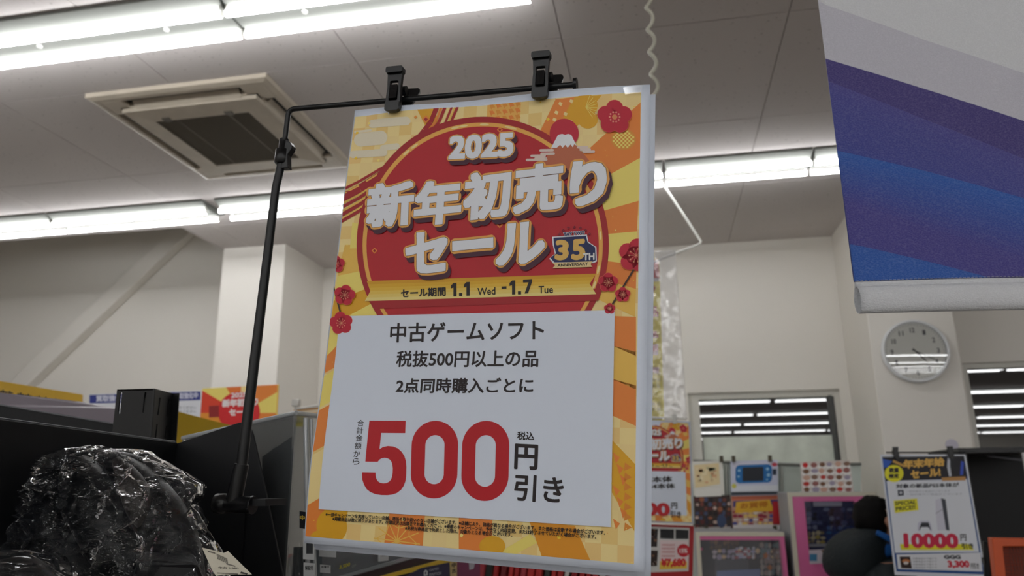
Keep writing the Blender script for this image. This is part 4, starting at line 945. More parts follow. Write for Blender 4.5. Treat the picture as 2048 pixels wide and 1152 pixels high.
# price tag on the large bag
S_ = Surf(at(405, 1095, .575), at(503, 1149, .585)-at(452, 1104, .575), Vector((.02, -.01, -1)))
tg = thing('price_tag', 'cream price tag with a barcode stuck to the large clear bag', 'tag', mtx=S_.mtx)
Pq = [S_.uv(*p) for p in ((404, 1095), (448, 1106), (456, 1102), (504, 1149), (446, 1149), (432, 1152), (424, 1140))]
b = MB(); b.prism([(u, -v) for u, v in Pq], S_.mtx, -.0003, 0); b.make('paper', mat('tag_paper', (214, 208, 190), rough=.5), tg)
pr = Print(S_)
for k in range(11):
    x = 433+k*2.0; pr.poly([(x, 1107+k*.9), (x+1.1, 1107.5+k*.9), (x+3.1, 1118.5+k*.9), (x+2.0, 1118+k*.9)], (60, 56, 52), 2)
pr.text('中古 1,980', (438, 1138), (478, 1139), (436, 1133), (90, 86, 78), 2, bold=.02); pr.text('DX 12345', (420, 1120), (432, 1123), (418, 1112), (90, 86, 78), 2, bold=.02) if False else None
pr.poly([(482, 1143), (496, 1147), (494, 1149), (480, 1147)], (50, 46, 42), 2); pr.poly([(434, 1145), (476, 1147), (476, 1149), (434, 1147)], (120, 114, 104), 2); pr.poly([(415, 1101), (430, 1105), (431, 1108), (416, 1104)], (110, 104, 96), 2); pr.poly([(452, 1126), (470, 1131), (471, 1134), (453, 1129)], (130, 124, 114), 2)
pr.make('print', tg)
# ---- price labels in the case, rails and game cases under the poster
def label(x0, y0, x1, y1, Y, lab, txt=None, bar=True):
    S_, t, pr = card('price_label', lab, 'label', (x0, y0), (x1, y0+2), (x1, y1), (x0, y1-2), Y, th=.0006, base=(206, 208, 208))
    h = y1-y0
    if bar:
        for k in range(10):
            x = x0+(x1-x0)*(.3+.6*k/10); pr.poly([(x, y0+h*.45), (x+1.2, y0+h*.45), (x+1.2, y0+h*.8), (x, y0+h*.8)], (60, 62, 64), 2)
    if txt: pr.text(txt, (x0+3, y0+h*.38), (x1-3, y0+h*.38), (x0+3, y0+h*.15), (60, 62, 64), 2, bold=.03)
    pr.make('print', t)
label(606, 1058, 628, 1120, .83, 'white barcode label on the corner edge of the clear case')
label(607, 1125, 629, 1165, .83, 'white label with small print, lowest at the left corner edge of the clear case', '保証付', False)
label(638, 1092, 672, 1115, .90, 'white price label hanging inside the clear case, below the poster corner', '¥12,800', False)
label(640, 1129, 661, 1147, .90, 'small square white label low inside the clear case', '中', False)
S_, t, pr = card('case_label', 'dark label with yellow writing on the edge of the clear case', 'label', (599, 1022), (611, 1024), (611, 1058), (599, 1056), .84, th=.0006, base=(26, 30, 38)); pr.text('中', (600, 1040), (610, 1041), (600, 1030), (214, 180, 60), 2, bold=.04); pr.make('print', t)
cs = thing('glass_counter', 'grey glass showcase with a yellow front rail, under the sale poster', 'showcase', at(700, 1300, 1.0))
A0_ = at(640, 1150, .94); B0_ = at(930, 1135, 1.62)
SC = Surf(A0_, Vector((B0_.x-A0_.x, B0_.y-A0_.y, 0)), (0, 0, -1))
def onplane(name, m, pts, d0=0., d1=.006, parent=None, kindless=True):
    b = MB(); b.prism([(SC.uv(*p)[0], -SC.uv(*p)[1]) for p in pts], SC.mtx, d0, d1); return b.make(name, m, parent or cs)
onplane('back_body', mat('showcase_dark', (46, 50, 54), rough=.5, vary=(9, .2)), [(636, 1090), (800, 1085), (965, 1094), (965, 1330), (636, 1400)], -.05, -.03)
b = MB(); uL, uR = SC.uv(636, 1300)[0], SC.uv(965, 1300)[0]; b.prism([(uL, -.25), (uR, -.25), (uR, -SC.O.z), (uL, -SC.O.z)], SC.mtx, -.05, -.03); b.make('lower_front', MATS['showcase_dark'], cs)
onplane('price_backing', mat('grey_backing', (104, 112, 116), rough=.3, vary=(8, .12)), [(644, 1200), (644, 1094), (740, 1092), (836, 1098), (829, 1109), (760, 1127), (672, 1153), (640, 1166)], -.02, 0)
onplane('glass_edge', film('glass_edge', rough=.05, base=.3, haze=.5, hazecol=(.66, .72, .74)), [(664, 1155), (758, 1128), (829, 1108), (836, 1109), (836, 1112), (760, 1133), (680, 1156)], .001, .006)
onplane('black_rail', blkm, [(684, 1165), (700, 1150), (834, 1112), (874, 1118), (749, 1152), (740, 1165)], .0, .010)
onplane('yellow_rail', mat('yellow_rail', (236, 200, 44), rough=.35), [(735, 1158), (749, 1151), (874, 1118), (908, 1120), (888, 1127), (769, 1153), (760, 1160)], .002, .014)
pr = Print(SC); pr.text('3,500', (669, 1140), (691, 1133), (670, 1131), (206, 196, 60), 62, bold=.04); pr.text('OFF', (695, 1136), (704, 1133), (695, 1130), (150, 160, 150), 62, bold=.02)
tmp = thing('t', '', '', mtx=SC.mtx); o = pr.make('price_lettering', tmp); o.parent = cs; o.matrix_basis = Matrix.Translation(-cs.location)@SC.mtx; bpy.data.objects.remove(tmp)
def tagp(name, lab, col, pts, extra):
    S_ = Surf(SC.P(*SC.uv(*pts[0]), .016), SC.eu, SC.ev); t = thing(name, lab, 'label', mtx=S_.mtx)
    b = MB(); b.prism([(S_.uv(*p)[0], -S_.uv(*p)[1]) for p in pts], S_.mtx, -.003, 0); b.make('plate', pm(*col), t); pr = Print(S_); extra(pr); pr.make('print', t)
tagp('shelf_label', 'small white card standing behind the glass edge, left end of the yellow rail', (210, 214, 216), [(760, 1107), (777, 1106), (777, 1121), (760, 1123)], lambda pr: pr.poly([(763, 1111), (774, 1110), (774, 1112), (763, 1113)], (150, 152, 156), 3))
def navy_(pr):
    pr.poly([(847, 1143), (851, 1139), (855, 1142), (855, 1151), (847, 1152)], (224, 228, 232), 4); pr.poly([(849, 1145), (852, 1143), (852, 1148), (850, 1149)], (34, 46, 78), 5)
    pr.text('GAMES', (858, 1143), (877, 1139), (858, 1138), (170, 178, 190), 4, bold=.02); pr.text('SWITCH', (858, 1153), (882, 1149), (858, 1147), (190, 196, 206), 4, bold=.03)
tagp('shelf_label', 'navy shelf label with white print below the yellow rail', (34, 46, 78), [(812, 1153), (844, 1136), (899, 1125), (901, 1175), (812, 1180)], navy_)
def beige_(pr): pr.text('中', (903, 1136), (912, 1134), (903, 1126), (50, 44, 36), 4, bold=.04); pr.text('古', (903, 1147), (912, 1145), (903, 1138), (50, 44, 36), 4, bold=.04)
tagp('shelf_label', 'beige shelf label right of the navy one, under the poster', (212, 190, 136), [(902, 1123), (914, 1121), (914, 1160), (902, 1162)], beige_)
tagp('shelf_label', 'dull magenta label plate right of the beige shelf label', (134, 66, 104), [(915, 1118), (960, 1112), (960, 1175), (915, 1175)], lambda pr: pr.poly([(937, 1124), (951, 1121), (947, 1138), (938, 1140)], (200, 204, 214), 3))
# game cases standing in a slanted row
rn = random.Random(11); cols = [(180, 40, 44), (196, 50, 50), (206, 206, 204), (150, 30, 40), (60, 64, 60), (190, 44, 60), (216, 214, 210), (40, 44, 40), (176, 60, 70), (120, 30, 36)]
x = 945
shf = thing('game_shelf', 'dark shelf board carrying the row of red and white game cases', 'shelf', at(1110, 1230, 2.1))
b = MB(); b.hexa([at(930, 1250, 1.8), at(1300, 1262, 2.3), at(1300, 1240, 2.6), at(930, 1235, 2.1)], [at(930, 1236, 1.8), at(1300, 1252, 2.3), at(1300, 1232, 2.6), at(930, 1226, 2.1)]); b.make('board', blkm, shf)
b = MB(); b.hexa([at(950, 1250, 2.0), at(1290, 1250, 2.5), at(1290, 1250, 2.52), at(950, 1250, 2.02)], [at(945, 1106, 2.0), at(1290, 1128, 2.5), at(1290, 1128, 2.52), at(945, 1106, 2.02)]); b.make('back', mat('shelf_back', (44, 42, 44), rough=.6), shf)
p0_, p1_ = at(960, 1245, 2.1), at(1280, 1245, 2.6); b = MB(); b.hexa([(p0_.x, p0_.y, 0), (p1_.x, p1_.y, 0), (p1_.x, p1_.y+.03, 0), (p0_.x, p0_.y+.03, 0)], [(p0_.x, p0_.y, p0_.z-.03), (p1_.x, p1_.y, p1_.z-.03), (p1_.x, p1_.y+.03, p1_.z-.03), (p0_.x, p0_.y+.03, p0_.z-.03)]); b.make('support_panel', MATS['shelf_back'], shf)
k = 0
ORD = 'first second third fourth fifth sixth seventh eighth ninth tenth eleventh twelfth thirteenth fourteenth fifteenth sixteenth seventeenth eighteenth nineteenth twentieth twenty-first twenty-second twenty-third twenty-fourth twenty-fifth twenty-sixth twenty-seventh twenty-eighth twenty-ninth thirtieth'.split()
CN = dict(zip(['ink_%d_%d_%d' % c for c in cols], 'red scarlet white crimson grey-green rose off-white black-green dusky-pink maroon'.split()))
while x < 1285:
    w = rn.choice([11, 13, 15]); Y_ = 1.8+(x-945)/340*.45; yt = 1108+rn.uniform(-2, 5)+(x-945)*.05; sl_ = rn.uniform(10, 16)
    sl_ = 13; a0, a1 = at(x, yt, Y_), at(x+w-3, yt+1, Y_+.003); c0, c1 = at(x-sl_, 1215, Y_), at(x+w-3-sl_, 1216, Y_+.003); bk = Vector((.0, .09, .0))
    b = MB(); b.hexa([c0, c1, c1+bk, c0+bk], [a0, a1, a1+bk, a0+bk])
    o = b.make('game_case', pm(*rn.choice(cols)), bevel=.001)
    tag(o, '%s slim game case, %s from the left in the slanted row under the poster' % (CN[o.data.materials[0].name], ORD[k]), 'game case', 'game cases in the slanted row under the poster'); x += w+rn.choice([1, 1, 3]); k += 1
# ================================================================== RIGHT: POSTERS, RACK, MACHINES, PERSON
# second new-year poster (same print, other offer) on a red-edged board
Y2 = 3.0
s2 = Surf(at(1239, 838, Y2), at(1381, 843, Y2+.05)-at(1239, 838, Y2), at(1232, 1047, Y2-.02)-at(1239, 838, Y2))
W2 = s2.uv(1381, 843)[0]; H2 = s2.uv(1388, 1048)[1]; k2 = W2/PW; k2v = H2/PH
p2 = thing('sale_poster', 'smaller copy of the new year poster, right of the large one, partly hidden by it', 'poster', mtx=s2.mtx)
sheet_mesh('paper_sheet', p2, (0, 0, W2, H2), paper, None, nu=2, nv=2)
for src, z in ((art_o, 1), (title_o, 1), (date_o, 1)):
    o = src.copy(); COL.objects.link(o); o.parent = p2; o.matrix_basis = Matrix.Diagonal((k2, k2v, 1, 1))@Matrix.Translation((0, 0, .0002)); o.scale.z = 1
pr = Print(s2)
pr.text('Switch本体', (1250, 967), (1344, 964), (1250, 955), INK, 40, bold=.03); pr.text('各・PS4本体', (1250, 980), (1350, 977), (1250, 969), INK, 40, bold=.03)
pr.text('3000', (1240, 1030), (1340, 1033), (1240, 1003), BR, 40, bold=.05); pr.text('円', (1342, 1018), (1354, 1018), (1342, 1005), INK, 40, bold=.03); pr.text('引き', (1340, 1034), (1362, 1036), (1340, 1021), INK, 40, bold=.03)
pr.make('offer_lettering', p2)
b = MB(); b.tube([at(1240, 832, Y2), at(1372, 838, Y2)], .004, n=8); o = b.make('poster_rail', wm); tag(o, 'thin wire rail along the top of the smaller new year poster', 'rail')
b = MB(); p = at(1349, 838, Y2-.01); b.box(tuple(p+Vector((-.008, -.008, -.018))), tuple(p+Vector((.008, .008, .016))), bev=.002); o = b.make('paper_clip', mat('clip_clear', (190, 190, 184), rough=.2)); tag(o, 'small clear clip on top of the smaller new year poster', 'clip')
gb_ = Surf.quad(at(1225, 1046, Y2+.12), at(1388, 1052, Y2+.12), at(1225, 1160, Y2+.12))
bd = thing('product_board', 'red-edged board with dark game pictures and a red price, under the smaller poster', 'board', mtx=gb_.mtx)
ub, vb = gb_.uv(1392, 1180)[0], gb_.uv(1300, 1230)[1]
b = MB(); b.prism([(0, 0), (gb_.uv(1388, 1052)[0], 0), (gb_.uv(1382, 1200)[0], -vb), (0, -vb)], gb_.mtx, -.02, 0); b.make('board', pm(168, 30, 36), bd, bevel=.002)
pr = Print(gb_)
pr.poly([(1225, 1050), (1379, 1056), (1377, 1142), (1225, 1148)], (206, 204, 200), 2)
pr.poly([(1226, 1054), (1316, 1058), (1314, 1094), (1226, 1092)], (40, 32, 30), 4); pr.poly([(1226, 1099), (1316, 1101), (1314, 1132), (1226, 1132)], (46, 30, 22), 4)
pr.poly([(1320, 1058), (1348, 1059), (1348, 1078), (1320, 1077)], (24, 26, 28), 4); pr.poly([(1351, 1059), (1377, 1060), (1377, 1078), (1351, 1078)], (26, 28, 30), 4)
rn = random.Random(2)
for _ in range(26):
    x, y = rn.uniform(1290, 1312), rn.uniform(1060, 1090) if rn.random() < .6 else rn.uniform(1103, 1130); r_ = rn.uniform(1, 4); pr.ell(x, y, r_, r_*.8, rn.choice([(120, 84, 60), (86, 60, 50), (150, 130, 120), (70, 40, 36)]), 5, n=8)
pr.poly([(1320, 1080), (1376, 1082), (1374, 1136), (1319, 1138)], (226, 206, 206), 4); pr.poly([(1320, 1122), (1374, 1123), (1374, 1137), (1319, 1139)], (232, 196, 70), 5)
pr.ell(1367, 1101, 13, 13, (196, 30, 44), 6, n=24); pr.text('15%', (1359, 1106), (1375, 1106), (1359, 1097), (236, 210, 210), 8, bold=.05)
pr.text('¥7,680', (1322, 1136), (1372, 1135), (1322, 1117), (206, 40, 40), 8, bold=.07)
for y in (1088, 1095, 1102, 1110): pr.text('対象商品限定', (1323, y+4), (1350, y+4), (1323, y), (196, 110, 110), 8, bold=.02, res=1)
pr.make('printed_face', bd)
# glass panels and wire rack in front of the left window
Yw = 5.35
gk = thing('glass_screen', 'pale glass screen with a dark top bar in front of the left window', 'screen', at(1480, 1300, Yw))
b = MB(); b.slab([at(1386, 922, Yw), at(1722, 926, Yw), at(1722, 1200, Yw), at(1386, 1200, Yw)], .006, n=Vector((0, 1, 0))); b.make('glass_panel', mat('glass_pale', (196, 206, 198), rough=.2, vary=(3, .08)), gk)
b = MB(); b.tube([at(1386, 922, Yw-.02), at(1600, 930, Yw-.02), at(1722, 928, Yw-.02)], .010, n=8); b.make('top_bar', mat('bar_grey', (110, 112, 106), rough=.4), gk)
for x in (1452, 1562): 
    b = MB(); b.tube([at(x, 925, Yw-.015), at(x+6, 1200, Yw-.015)], .010, n=8); b.make('post', mat('post_grey', (170, 174, 166), rough=.4), gk)
b = MB(); b.tube([at(1386, 1050, Yw-.02), at(1570, 1056, Yw-.02)], .006, n=8); b.make('lower_wire', mat('bar_grey', (110, 112, 106)), gk)
def shot(name, lab, q, Y, base, fn, th=.003):
    S_, t, pr = card(name, lab, 'poster', q[0], q[1], q[2], q[3], Y, th=th, base=base); fn(pr); pr.make('printed_face', t); return t
rn = random.Random(9)
def f1(pr):
    pr.poly([(1388, 930), (1438, 926), (1440, 968), (1390, 976)], (226, 206, 160), 3)
    for _ in range(26): x, y = rn.uniform(1394, 1432), rn.uniform(934, 966); pr.ell(x, y, rn.uniform(2, 5), rn.uniform(2, 5), rn.choice([(232, 216, 180), (206, 180, 140), (220, 170, 130), (196, 190, 150)]), 4, n=8)
    pr.poly([(1390, 980), (1442, 976), (1443, 992), (1391, 994)], (226, 224, 218), 3)
shot('picture_card', 'pale cream picture card, upper left on the glass screen', ((1384, 923), (1445, 921), (1449, 989), (1388, 992)), Yw-.05, (222, 220, 212), f1)
def f2(pr):
    pr.poly([(1465, 926), (1553, 923), (1554, 932), (1466, 936)], (206, 206, 222), 3)
    P_ = []
    def rrect(x0, y0, x1, y1, r): 
        o = []
        for cx_, cy_, a0 in ((x1-r, y1-r, 0), (x0+r, y1-r, 90), (x0+r, y0+r, 180), (x1-r, y0+r, 270)):
            for k in range(6): a = math.radians(a0+18*k); o.append((cx_+r*math.cos(a), cy_+r*math.sin(a)-(cx_+r*math.cos(a)-1508)*.03))
        return o
    pr.poly(rrect(1471, 929, 1544, 966, 9), (20, 104, 170), 4); pr.poly(rrect(1485, 934, 1527, 962, 2), (30, 34, 44), 5)
    for x, y, r_ in ((1478, 941, 2.6), (1477, 953, 2.2), (1535, 938, 3), (1537, 950, 3.4), (1534, 959, 1.6)): pr.ell(x, y, r_, r_, (150, 196, 222), 5, n=12)
    pr.poly([(1545, 938), (1553, 938), (1553, 950), (1545, 950)], (24, 40, 64), 4); pr.poly([(1463, 972), (1556, 970), (1556, 982), (1464, 984)], (214, 218, 226), 4); pr.ell(1468, 972, 5, 5, (200, 196, 90), 5, n=10)
    pr.poly([(1462, 984), (1557, 983), (1557, 989), (1462, 991)], (50, 56, 64), 4); pr.ell(1549, 929, 6, 4, (190, 60, 80), 5, n=10)
shot('picture_card', 'picture card showing a blue handheld game console with a dark screen', ((1461, 922), (1555, 920), (1557, 990), (1462, 992)), Yw-.06, (196, 200, 220), f2)
def mosaic(pr, x0, y0, x1, y1, nx, ny, cols, lay=4, r_=(.35, .6)):
    for j in range(ny):
        for i in range(nx):
            x = x0+(x1-x0)*(i+.5)/nx; y = y0+(y1-y0)*(j+.5)/ny; w = (x1-x0)/nx; h = (y1-y0)/ny
            pr.ell(x+rn.uniform(-.15, .15)*w, y+rn.uniform(-.15, .15)*h, w*rn.uniform(*r_), h*rn.uniform(*r_), rn.choice(cols), lay+rn.random(), n=10)
def f3(pr):
    mosaic(pr, 1390, 995, 1462, 1058, 8, 7, [(120, 60, 50), (60, 48, 44), (196, 170, 160), (40, 40, 56), (150, 90, 60), (90, 40, 40), (70, 80, 110), (30, 26, 26)])
    pr.ell(1443, 1042, 9, 14, (60, 76, 110), 6); pr.poly([(1392, 1055), (1462, 1053), (1462, 1060), (1392, 1062)], (196, 190, 186), 6)
shot('picture_card', 'dark collage picture card, lower left on the glass screen', ((1387, 992), (1460, 990), (1466, 1062), (1390, 1064)), Yw-.05, (60, 44, 40), f3)
def f4(pr):
    pr.poly([(1463, 993), (1557, 990), (1558, 998), (1464, 1001)], (206, 110, 80), 3); pr.poly([(1466, 1002), (1558, 999), (1558, 1012), (1466, 1014)], (70, 60, 120), 3)
    pr.poly([(1472, 1004), (1540, 999), (1548, 1022), (1470, 1026)], (226, 176, 50), 5)
    mosaic(pr, 1466, 1020, 1556, 1052, 9, 4, [(226, 222, 220), (200, 60, 60), (90, 90, 150), (210, 190, 180), (150, 50, 70), (232, 200, 120)])
    pr.poly([(1545, 1003), (1559, 1003), (1560, 1050), (1546, 1050)], (190, 40, 50), 6); pr.poly([(1466, 1050), (1560, 1048), (1560, 1060), (1467, 1062)], (224, 220, 220), 6)
    pr.text('お買得', (1480, 1018), (1536, 1014), (1480, 1006), (190, 120, 20), 7, bold=.05)
shot('picture_card', 'colourful yellow, red and white picture card under the blue console picture', ((1462, 992), (1557, 989), (1560, 1062), (1466, 1064)), Yw-.05, (196, 150, 130), f4)
def f5(pr):
    for j in range(5):
        for i in range(6):
            x, y = 1610+i*16.6+j*1.2, 931+j*12.6-i*.3; pr.ell(x, y+3, 8.4, 5.6, (226, 224, 220), 4, n=10); pr.ell(x+rn.uniform(-1.5, 1.5), y-1+rn.uniform(-1, 1), rn.uniform(5.5, 7.5), rn.uniform(4.2, 5.8), [(190, 60, 50), (150, 96, 90), (120, 84, 60), (160, 150, 170), (200, 160, 140), (130, 100, 84)][(i+j*2) % 6] if (i or j) else (200, 36, 36), 5, n=10)
shot('picture_card', 'picture card with rows of small round figures, above the right pink machine', ((1600, 924), (1699, 920), (1709, 990), (1604, 991)), Yw-.3, (206, 196, 190), f5)
for x, y in ((1443, 918), (1467, 918), (1540, 917), (1413, 1059), (1550, 1058)):
    b = MB(); p = at(x, y, Yw-.07); b.box(tuple(p+Vector((-.012, -.008, -.02))), tuple(p+Vector((.012, .008, .02))), bev=.003); o = b.make('paper_clip', mat('clip_brown', (74, 66, 48)))
    tag(o, {1443: 'brown clip at the top right corner of the cream picture card', 1467: 'brown clip at the top left of the blue console picture', 1540: 'brown clip at the top right of the blue console picture', 1413: 'clip under the dark collage picture card', 1550: 'clip at the lower right of the colourful picture card'}[x], 'clip')
# pink machines
pink = mat('pink_panel', (226, 112, 168), rough=.4); cream = mat('cream_edge', (214, 208, 190), rough=.45)
def machine(lab, ox0, oxt, x1, yt, yt1, Y, scr, contents):
    t = thing('capsule_machine', lab, 'machine', Vector((at((ox0+x1)/2, yt, Y).x, Y+.25, 0)))
    A = at(ox0, yt, Y); B_ = at(x1, yt1, Y); D = .42
    b = MB(); b.box((A.x, Y+.02, 0), (B_.x, Y+D, A.z)); b.make('cabinet', mat('cabinet_grey', (150, 152, 156)), t, bevel=.004)
    ed = .022
    b = MB(); b.box((A.x, Y-.004, 0), (A.x+ed, Y+.02, A.z)); b.box((A.x+ed, Y-.004, A.z-ed), (B_.x, Y+.02, A.z)); b.make('edge_trim', cream, t)
    q = [at(*p, Y) for p in scr]; sx0, sx1, sz1, sz0 = q[0].x, q[1].x, q[0].z, q[3].z
    b = MB(); b.prism([(A.x+ed, 0), (B_.x, 0), (B_.x, A.z-ed), (A.x+ed, A.z-ed)], Matrix(((1, 0, 0, 0), (0, 0, 1, Y), (0, 1, 0, 0), (0, 0, 0, 1))), 0, .018, holes=[[(sx0, sz0), (sx0, sz1), (sx1, sz1), (sx1, sz0)]]); b.make('front_panel', pink, t)
    b = MB(); b.box((sx0, Y+.019, sz0), (sx1, Y+.0195, sz1)); b.make('window_back', mat('window_back_dark', (30, 34, 60), rough=.5), t)
    S_ = Surf(Vector((sx0, Y+.018, sz1)), (1, 0, 0), (0, 0, -1)); pr = Print(S_); contents(pr); root = thing('t', '', '', mtx=S_.mtx); o = pr.make('window_contents', root); o.parent = t; o.matrix_basis = Matrix.Translation(-t.location)@S_.mtx; bpy.data.objects.remove(root)
    b = MB(); b.box((sx0-.004, Y-.003, sz0-.004), (sx1+.004, Y-.001, sz1+.004)); b.make('window_pane', film('machine_glass_%d' % int(ox0), rough=.03, base=.02), t)
    return t, pr
def mc1(pr):
    pr.poly([(1398, 1078), (1566, 1076), (1566, 1200), (1398, 1200)], (34, 36, 60), 0)
    mosaic(pr, 1420, 1080, 1478, 1100, 7, 2, [(90, 70, 66), (120, 90, 80), (60, 44, 50)]); mosaic(pr, 1424, 1098, 1560, 1118, 14, 2, [(180, 170, 200), (60, 60, 90), (210, 200, 216), (150, 100, 80), (226, 200, 170)])
    mosaic(pr, 1470, 1094, 1510, 1118, 5, 4, [(190, 190, 226), (230, 226, 240), (170, 90, 110), (200, 200, 220)], lay=6); mosaic(pr, 1520, 1085, 1560, 1150, 5, 6, [(150, 130, 130), (170, 160, 160), (190, 110, 60), (110, 130, 140)], lay=6)
    pr.poly([(1430, 1120), (1496, 1118), (1500, 1152), (1430, 1154)], (70, 74, 96), 6); pr.poly([(1434, 1142), (1520, 1138), (1520, 1200), (1434, 1200)], (120, 140, 196), 7); pr.ell(1402, 1098, 4, 3, (206, 76, 142), 8)
machine('pink framed machine with a dark window under the picture cards', 1391, 1391, 1568, 1064, 1066, 4.75, [(1400, 1080), (1558, 1078), (1558, 1180), (1400, 1180)], mc1)
def mc2(pr):
    pr.poly([(1600, 1000), (1720, 998), (1720, 1110), (1600, 1110)], (58, 64, 108), 0)
    pr.poly([(1626, 1001), (1684, 1000), (1684, 1012), (1627, 1013)], (196, 200, 220), 4); mosaic(pr, 1612, 1014, 1704, 1060, 8, 5, [(40, 44, 90), (90, 100, 150), (50, 56, 100), (130, 140, 180), (30, 34, 60)])
    mosaic(pr, 1612, 1062, 1650, 1088, 4, 3, [(196, 180, 110), (210, 200, 170), (150, 140, 120)], lay=6); mosaic(pr, 1652, 1052, 1706, 1090, 5, 4, [(70, 110, 170), (90, 120, 190), (50, 70, 130)], lay=6)
    pr.poly([(1614, 1088), (1700, 1086), (1700, 1092), (1614, 1094)], (190, 196, 206), 8)
t, pr = machine('pink machine with a cream edge, left of the person in the dark parka', 1575, 1575, 1752, 985, 986, 4.7, [(1609, 1003), (1708, 1002), (1712, 1100), (1616, 1100)], mc2)
S_, t, pr = card('picture_card', 'small blue and brown card stuck low on the pink machine by the person', 'card', (1618, 1100), (1662, 1098), (1664, 1126), (1620, 1128), 4.68, base=(206, 196, 206)); pr.poly([(1619, 1108), (1634, 1108), (1634, 1122), (1619, 1122)], (70, 130, 170), 3); pr.poly([(1642, 1100), (1660, 1099), (1660, 1120), (1650, 1114)], (110, 80, 50), 3); pr.make('printed_face', t)
b = MB(); p = at(1573, 1066, 4.9); b.box((p.x+.004, 5.20, 0), (at(1590, 1066, 4.9).x, 5.25, p.z)); o = b.make('gap_sheet', mat('gap_grey', (120, 124, 130))); tag(o, 'narrow grey sheet in the gap between the two pink machines', 'panel')  # grey sheet standing in for the gap between the machines
# hooded customer, seen from behind, turned to the right
Ypn = 4.15
def spx(x, y, dy=0): return at(x, y, Ypn+dy)
hd = spx(1752, 1040)
base = Vector((spx(1752, 1100).x+.02, Ypn, 0))
per = thing('person', 'person in a dark green hooded parka with blue lining, facing the pink machine', 'person', base)
coat = mat('parka', (28, 35, 38), rough=.65, spec=.25, bump=(60, .5, .01)); skin = mat('skin', (176, 128, 104), rough=.5); hair = mat('hair_dark', (12, 10, 10), rough=.7, spec=.15, bump=(180, .6, .004)); trou = mat('trousers', (34, 36, 44), rough=.7); blue = mat('blue_lining', (24, 96, 176), rough=.6); shoe = mat('shoe_dark', (24, 24, 26))
def loft(name, rings, m, parent, n=28, sub=1, closed=True):
    """rings: (center, rx, ry, yaw) horizontal-ish ellipses joined as one surface"""
    b = MB(); vs = []
    for c, rx, ry, yw in rings:
        for i in range(n):
            a = 2*math.pi*i/n; x, y = rx*math.cos(a), ry*math.sin(a); vs.append((c[0]+x*math.cos(yw)-y*math.sin(yw), c[1]+x*math.sin(yw)+y*math.cos(yw), c[2]))
    fs = [(j*n+i, j*n+(i+1) % n, (j+1)*n+(i+1) % n, (j+1)*n+i) for j in range(len(rings)-1) for i in range(n)]
    if closed: fs += [tuple(range(n-1, -1, -1)), tuple(range((len(rings)-1)*n, len(rings)*n))]
    b.add(vs, fs, smooth=True); o = b.make(name, m, parent)
    if sub: s_ = o.modifiers.new('sub', 'SUBSURF'); s_.levels = s_.render_levels = sub
    return o
hz = hd.z; hxx, hyy = hd.x, hd.y
zs = hz-.20                                                              # shoulder height
bx, by = hxx-.035, hyy
# body: skin modifier figure (trunk, neck, head core, arms, legs as one surface)
J = {'pelvis': (bx, by, zs*.62), 'waist': (bx, by, zs*.75), 'chest': (bx, by, zs*.9), 'neck': (bx+.01, by, zs+.03), 'head0': (hxx+.01, hyy, hz-.06), 'head': (hxx+.015, hyy+.01, hz), 'head1': (hxx+.01, hyy+.005, hz+.06),
     'shl': (bx-.02, by+.16, zs-.02), 'ell': (bx+.0, by+.22, zs-.26), 'wrl': (bx+.22, by+.16, zs-.30), 'hal': (bx+.30, by+.14, zs-.29),
     'shr': (bx-.02, by-.16, zs-.02), 'elr': (bx+.0, by-.22, zs-.27), 'wrr': (bx+.22, by-.17, zs-.32), 'har': (bx+.30, by-.15, zs-.31),
     'hil': (bx, by+.09, zs*.58), 'knl': (bx+.03, by+.10, zs*.30), 'anl': (bx-.01, by+.10, .07), 'tol': (bx+.13, by+.11, .04), 'hir': (bx, by-.09, zs*.58), 'knr': (bx+.02, by-.10, zs*.30), 'anr': (bx-.02, by-.10, .07), 'tor': (bx+.12, by-.11, .04)}
Rr = {'pelvis': .12, 'waist': .11, 'chest': .11, 'neck': .050, 'head0': .065, 'head': .085, 'head1': .062, 'sh': .045, 'el': .04, 'wr': .034, 'ha': .034, 'hi': .085, 'kn': .06, 'an': .045, 'to': .035}
E_ = [('pelvis', 'waist'), ('waist', 'chest'), ('chest', 'neck'), ('neck', 'head0'), ('head0', 'head'), ('head', 'head1')]+[x for s_ in 'lr' for x in (('chest', 'sh'+s_), ('sh'+s_, 'el'+s_), ('el'+s_, 'wr'+s_), ('wr'+s_, 'ha'+s_), ('pelvis', 'hi'+s_), ('hi'+s_, 'kn'+s_), ('kn'+s_, 'an'+s_), ('an'+s_, 'to'+s_))]
names = list(J); me = bpy.data.meshes.new('body'); me.from_pydata([Vector(J[k])-base for k in names], [(names.index(a), names.index(c)) for a, c in E_], []); me.materials.append(skin)
bo = bpy.data.objects.new('body', me); COL.objects.link(bo); bo.parent = per
sk = bo.modifiers.new('skin', 'SKIN'); 
for i, k in enumerate(names):
    r_ = Rr.get(k) or Rr[k[:-1]]; me.skin_vertices[0].data[i].radius = (r_, r_*(.85 if k in ('chest', 'waist', 'pelvis') else 1)); me.skin_vertices[0].data[i].use_root = (k == 'pelvis')
sb = bo.modifiers.new('sub', 'SUBSURF'); sb.levels = sb.render_levels = 2; sk.use_smooth_shade = True
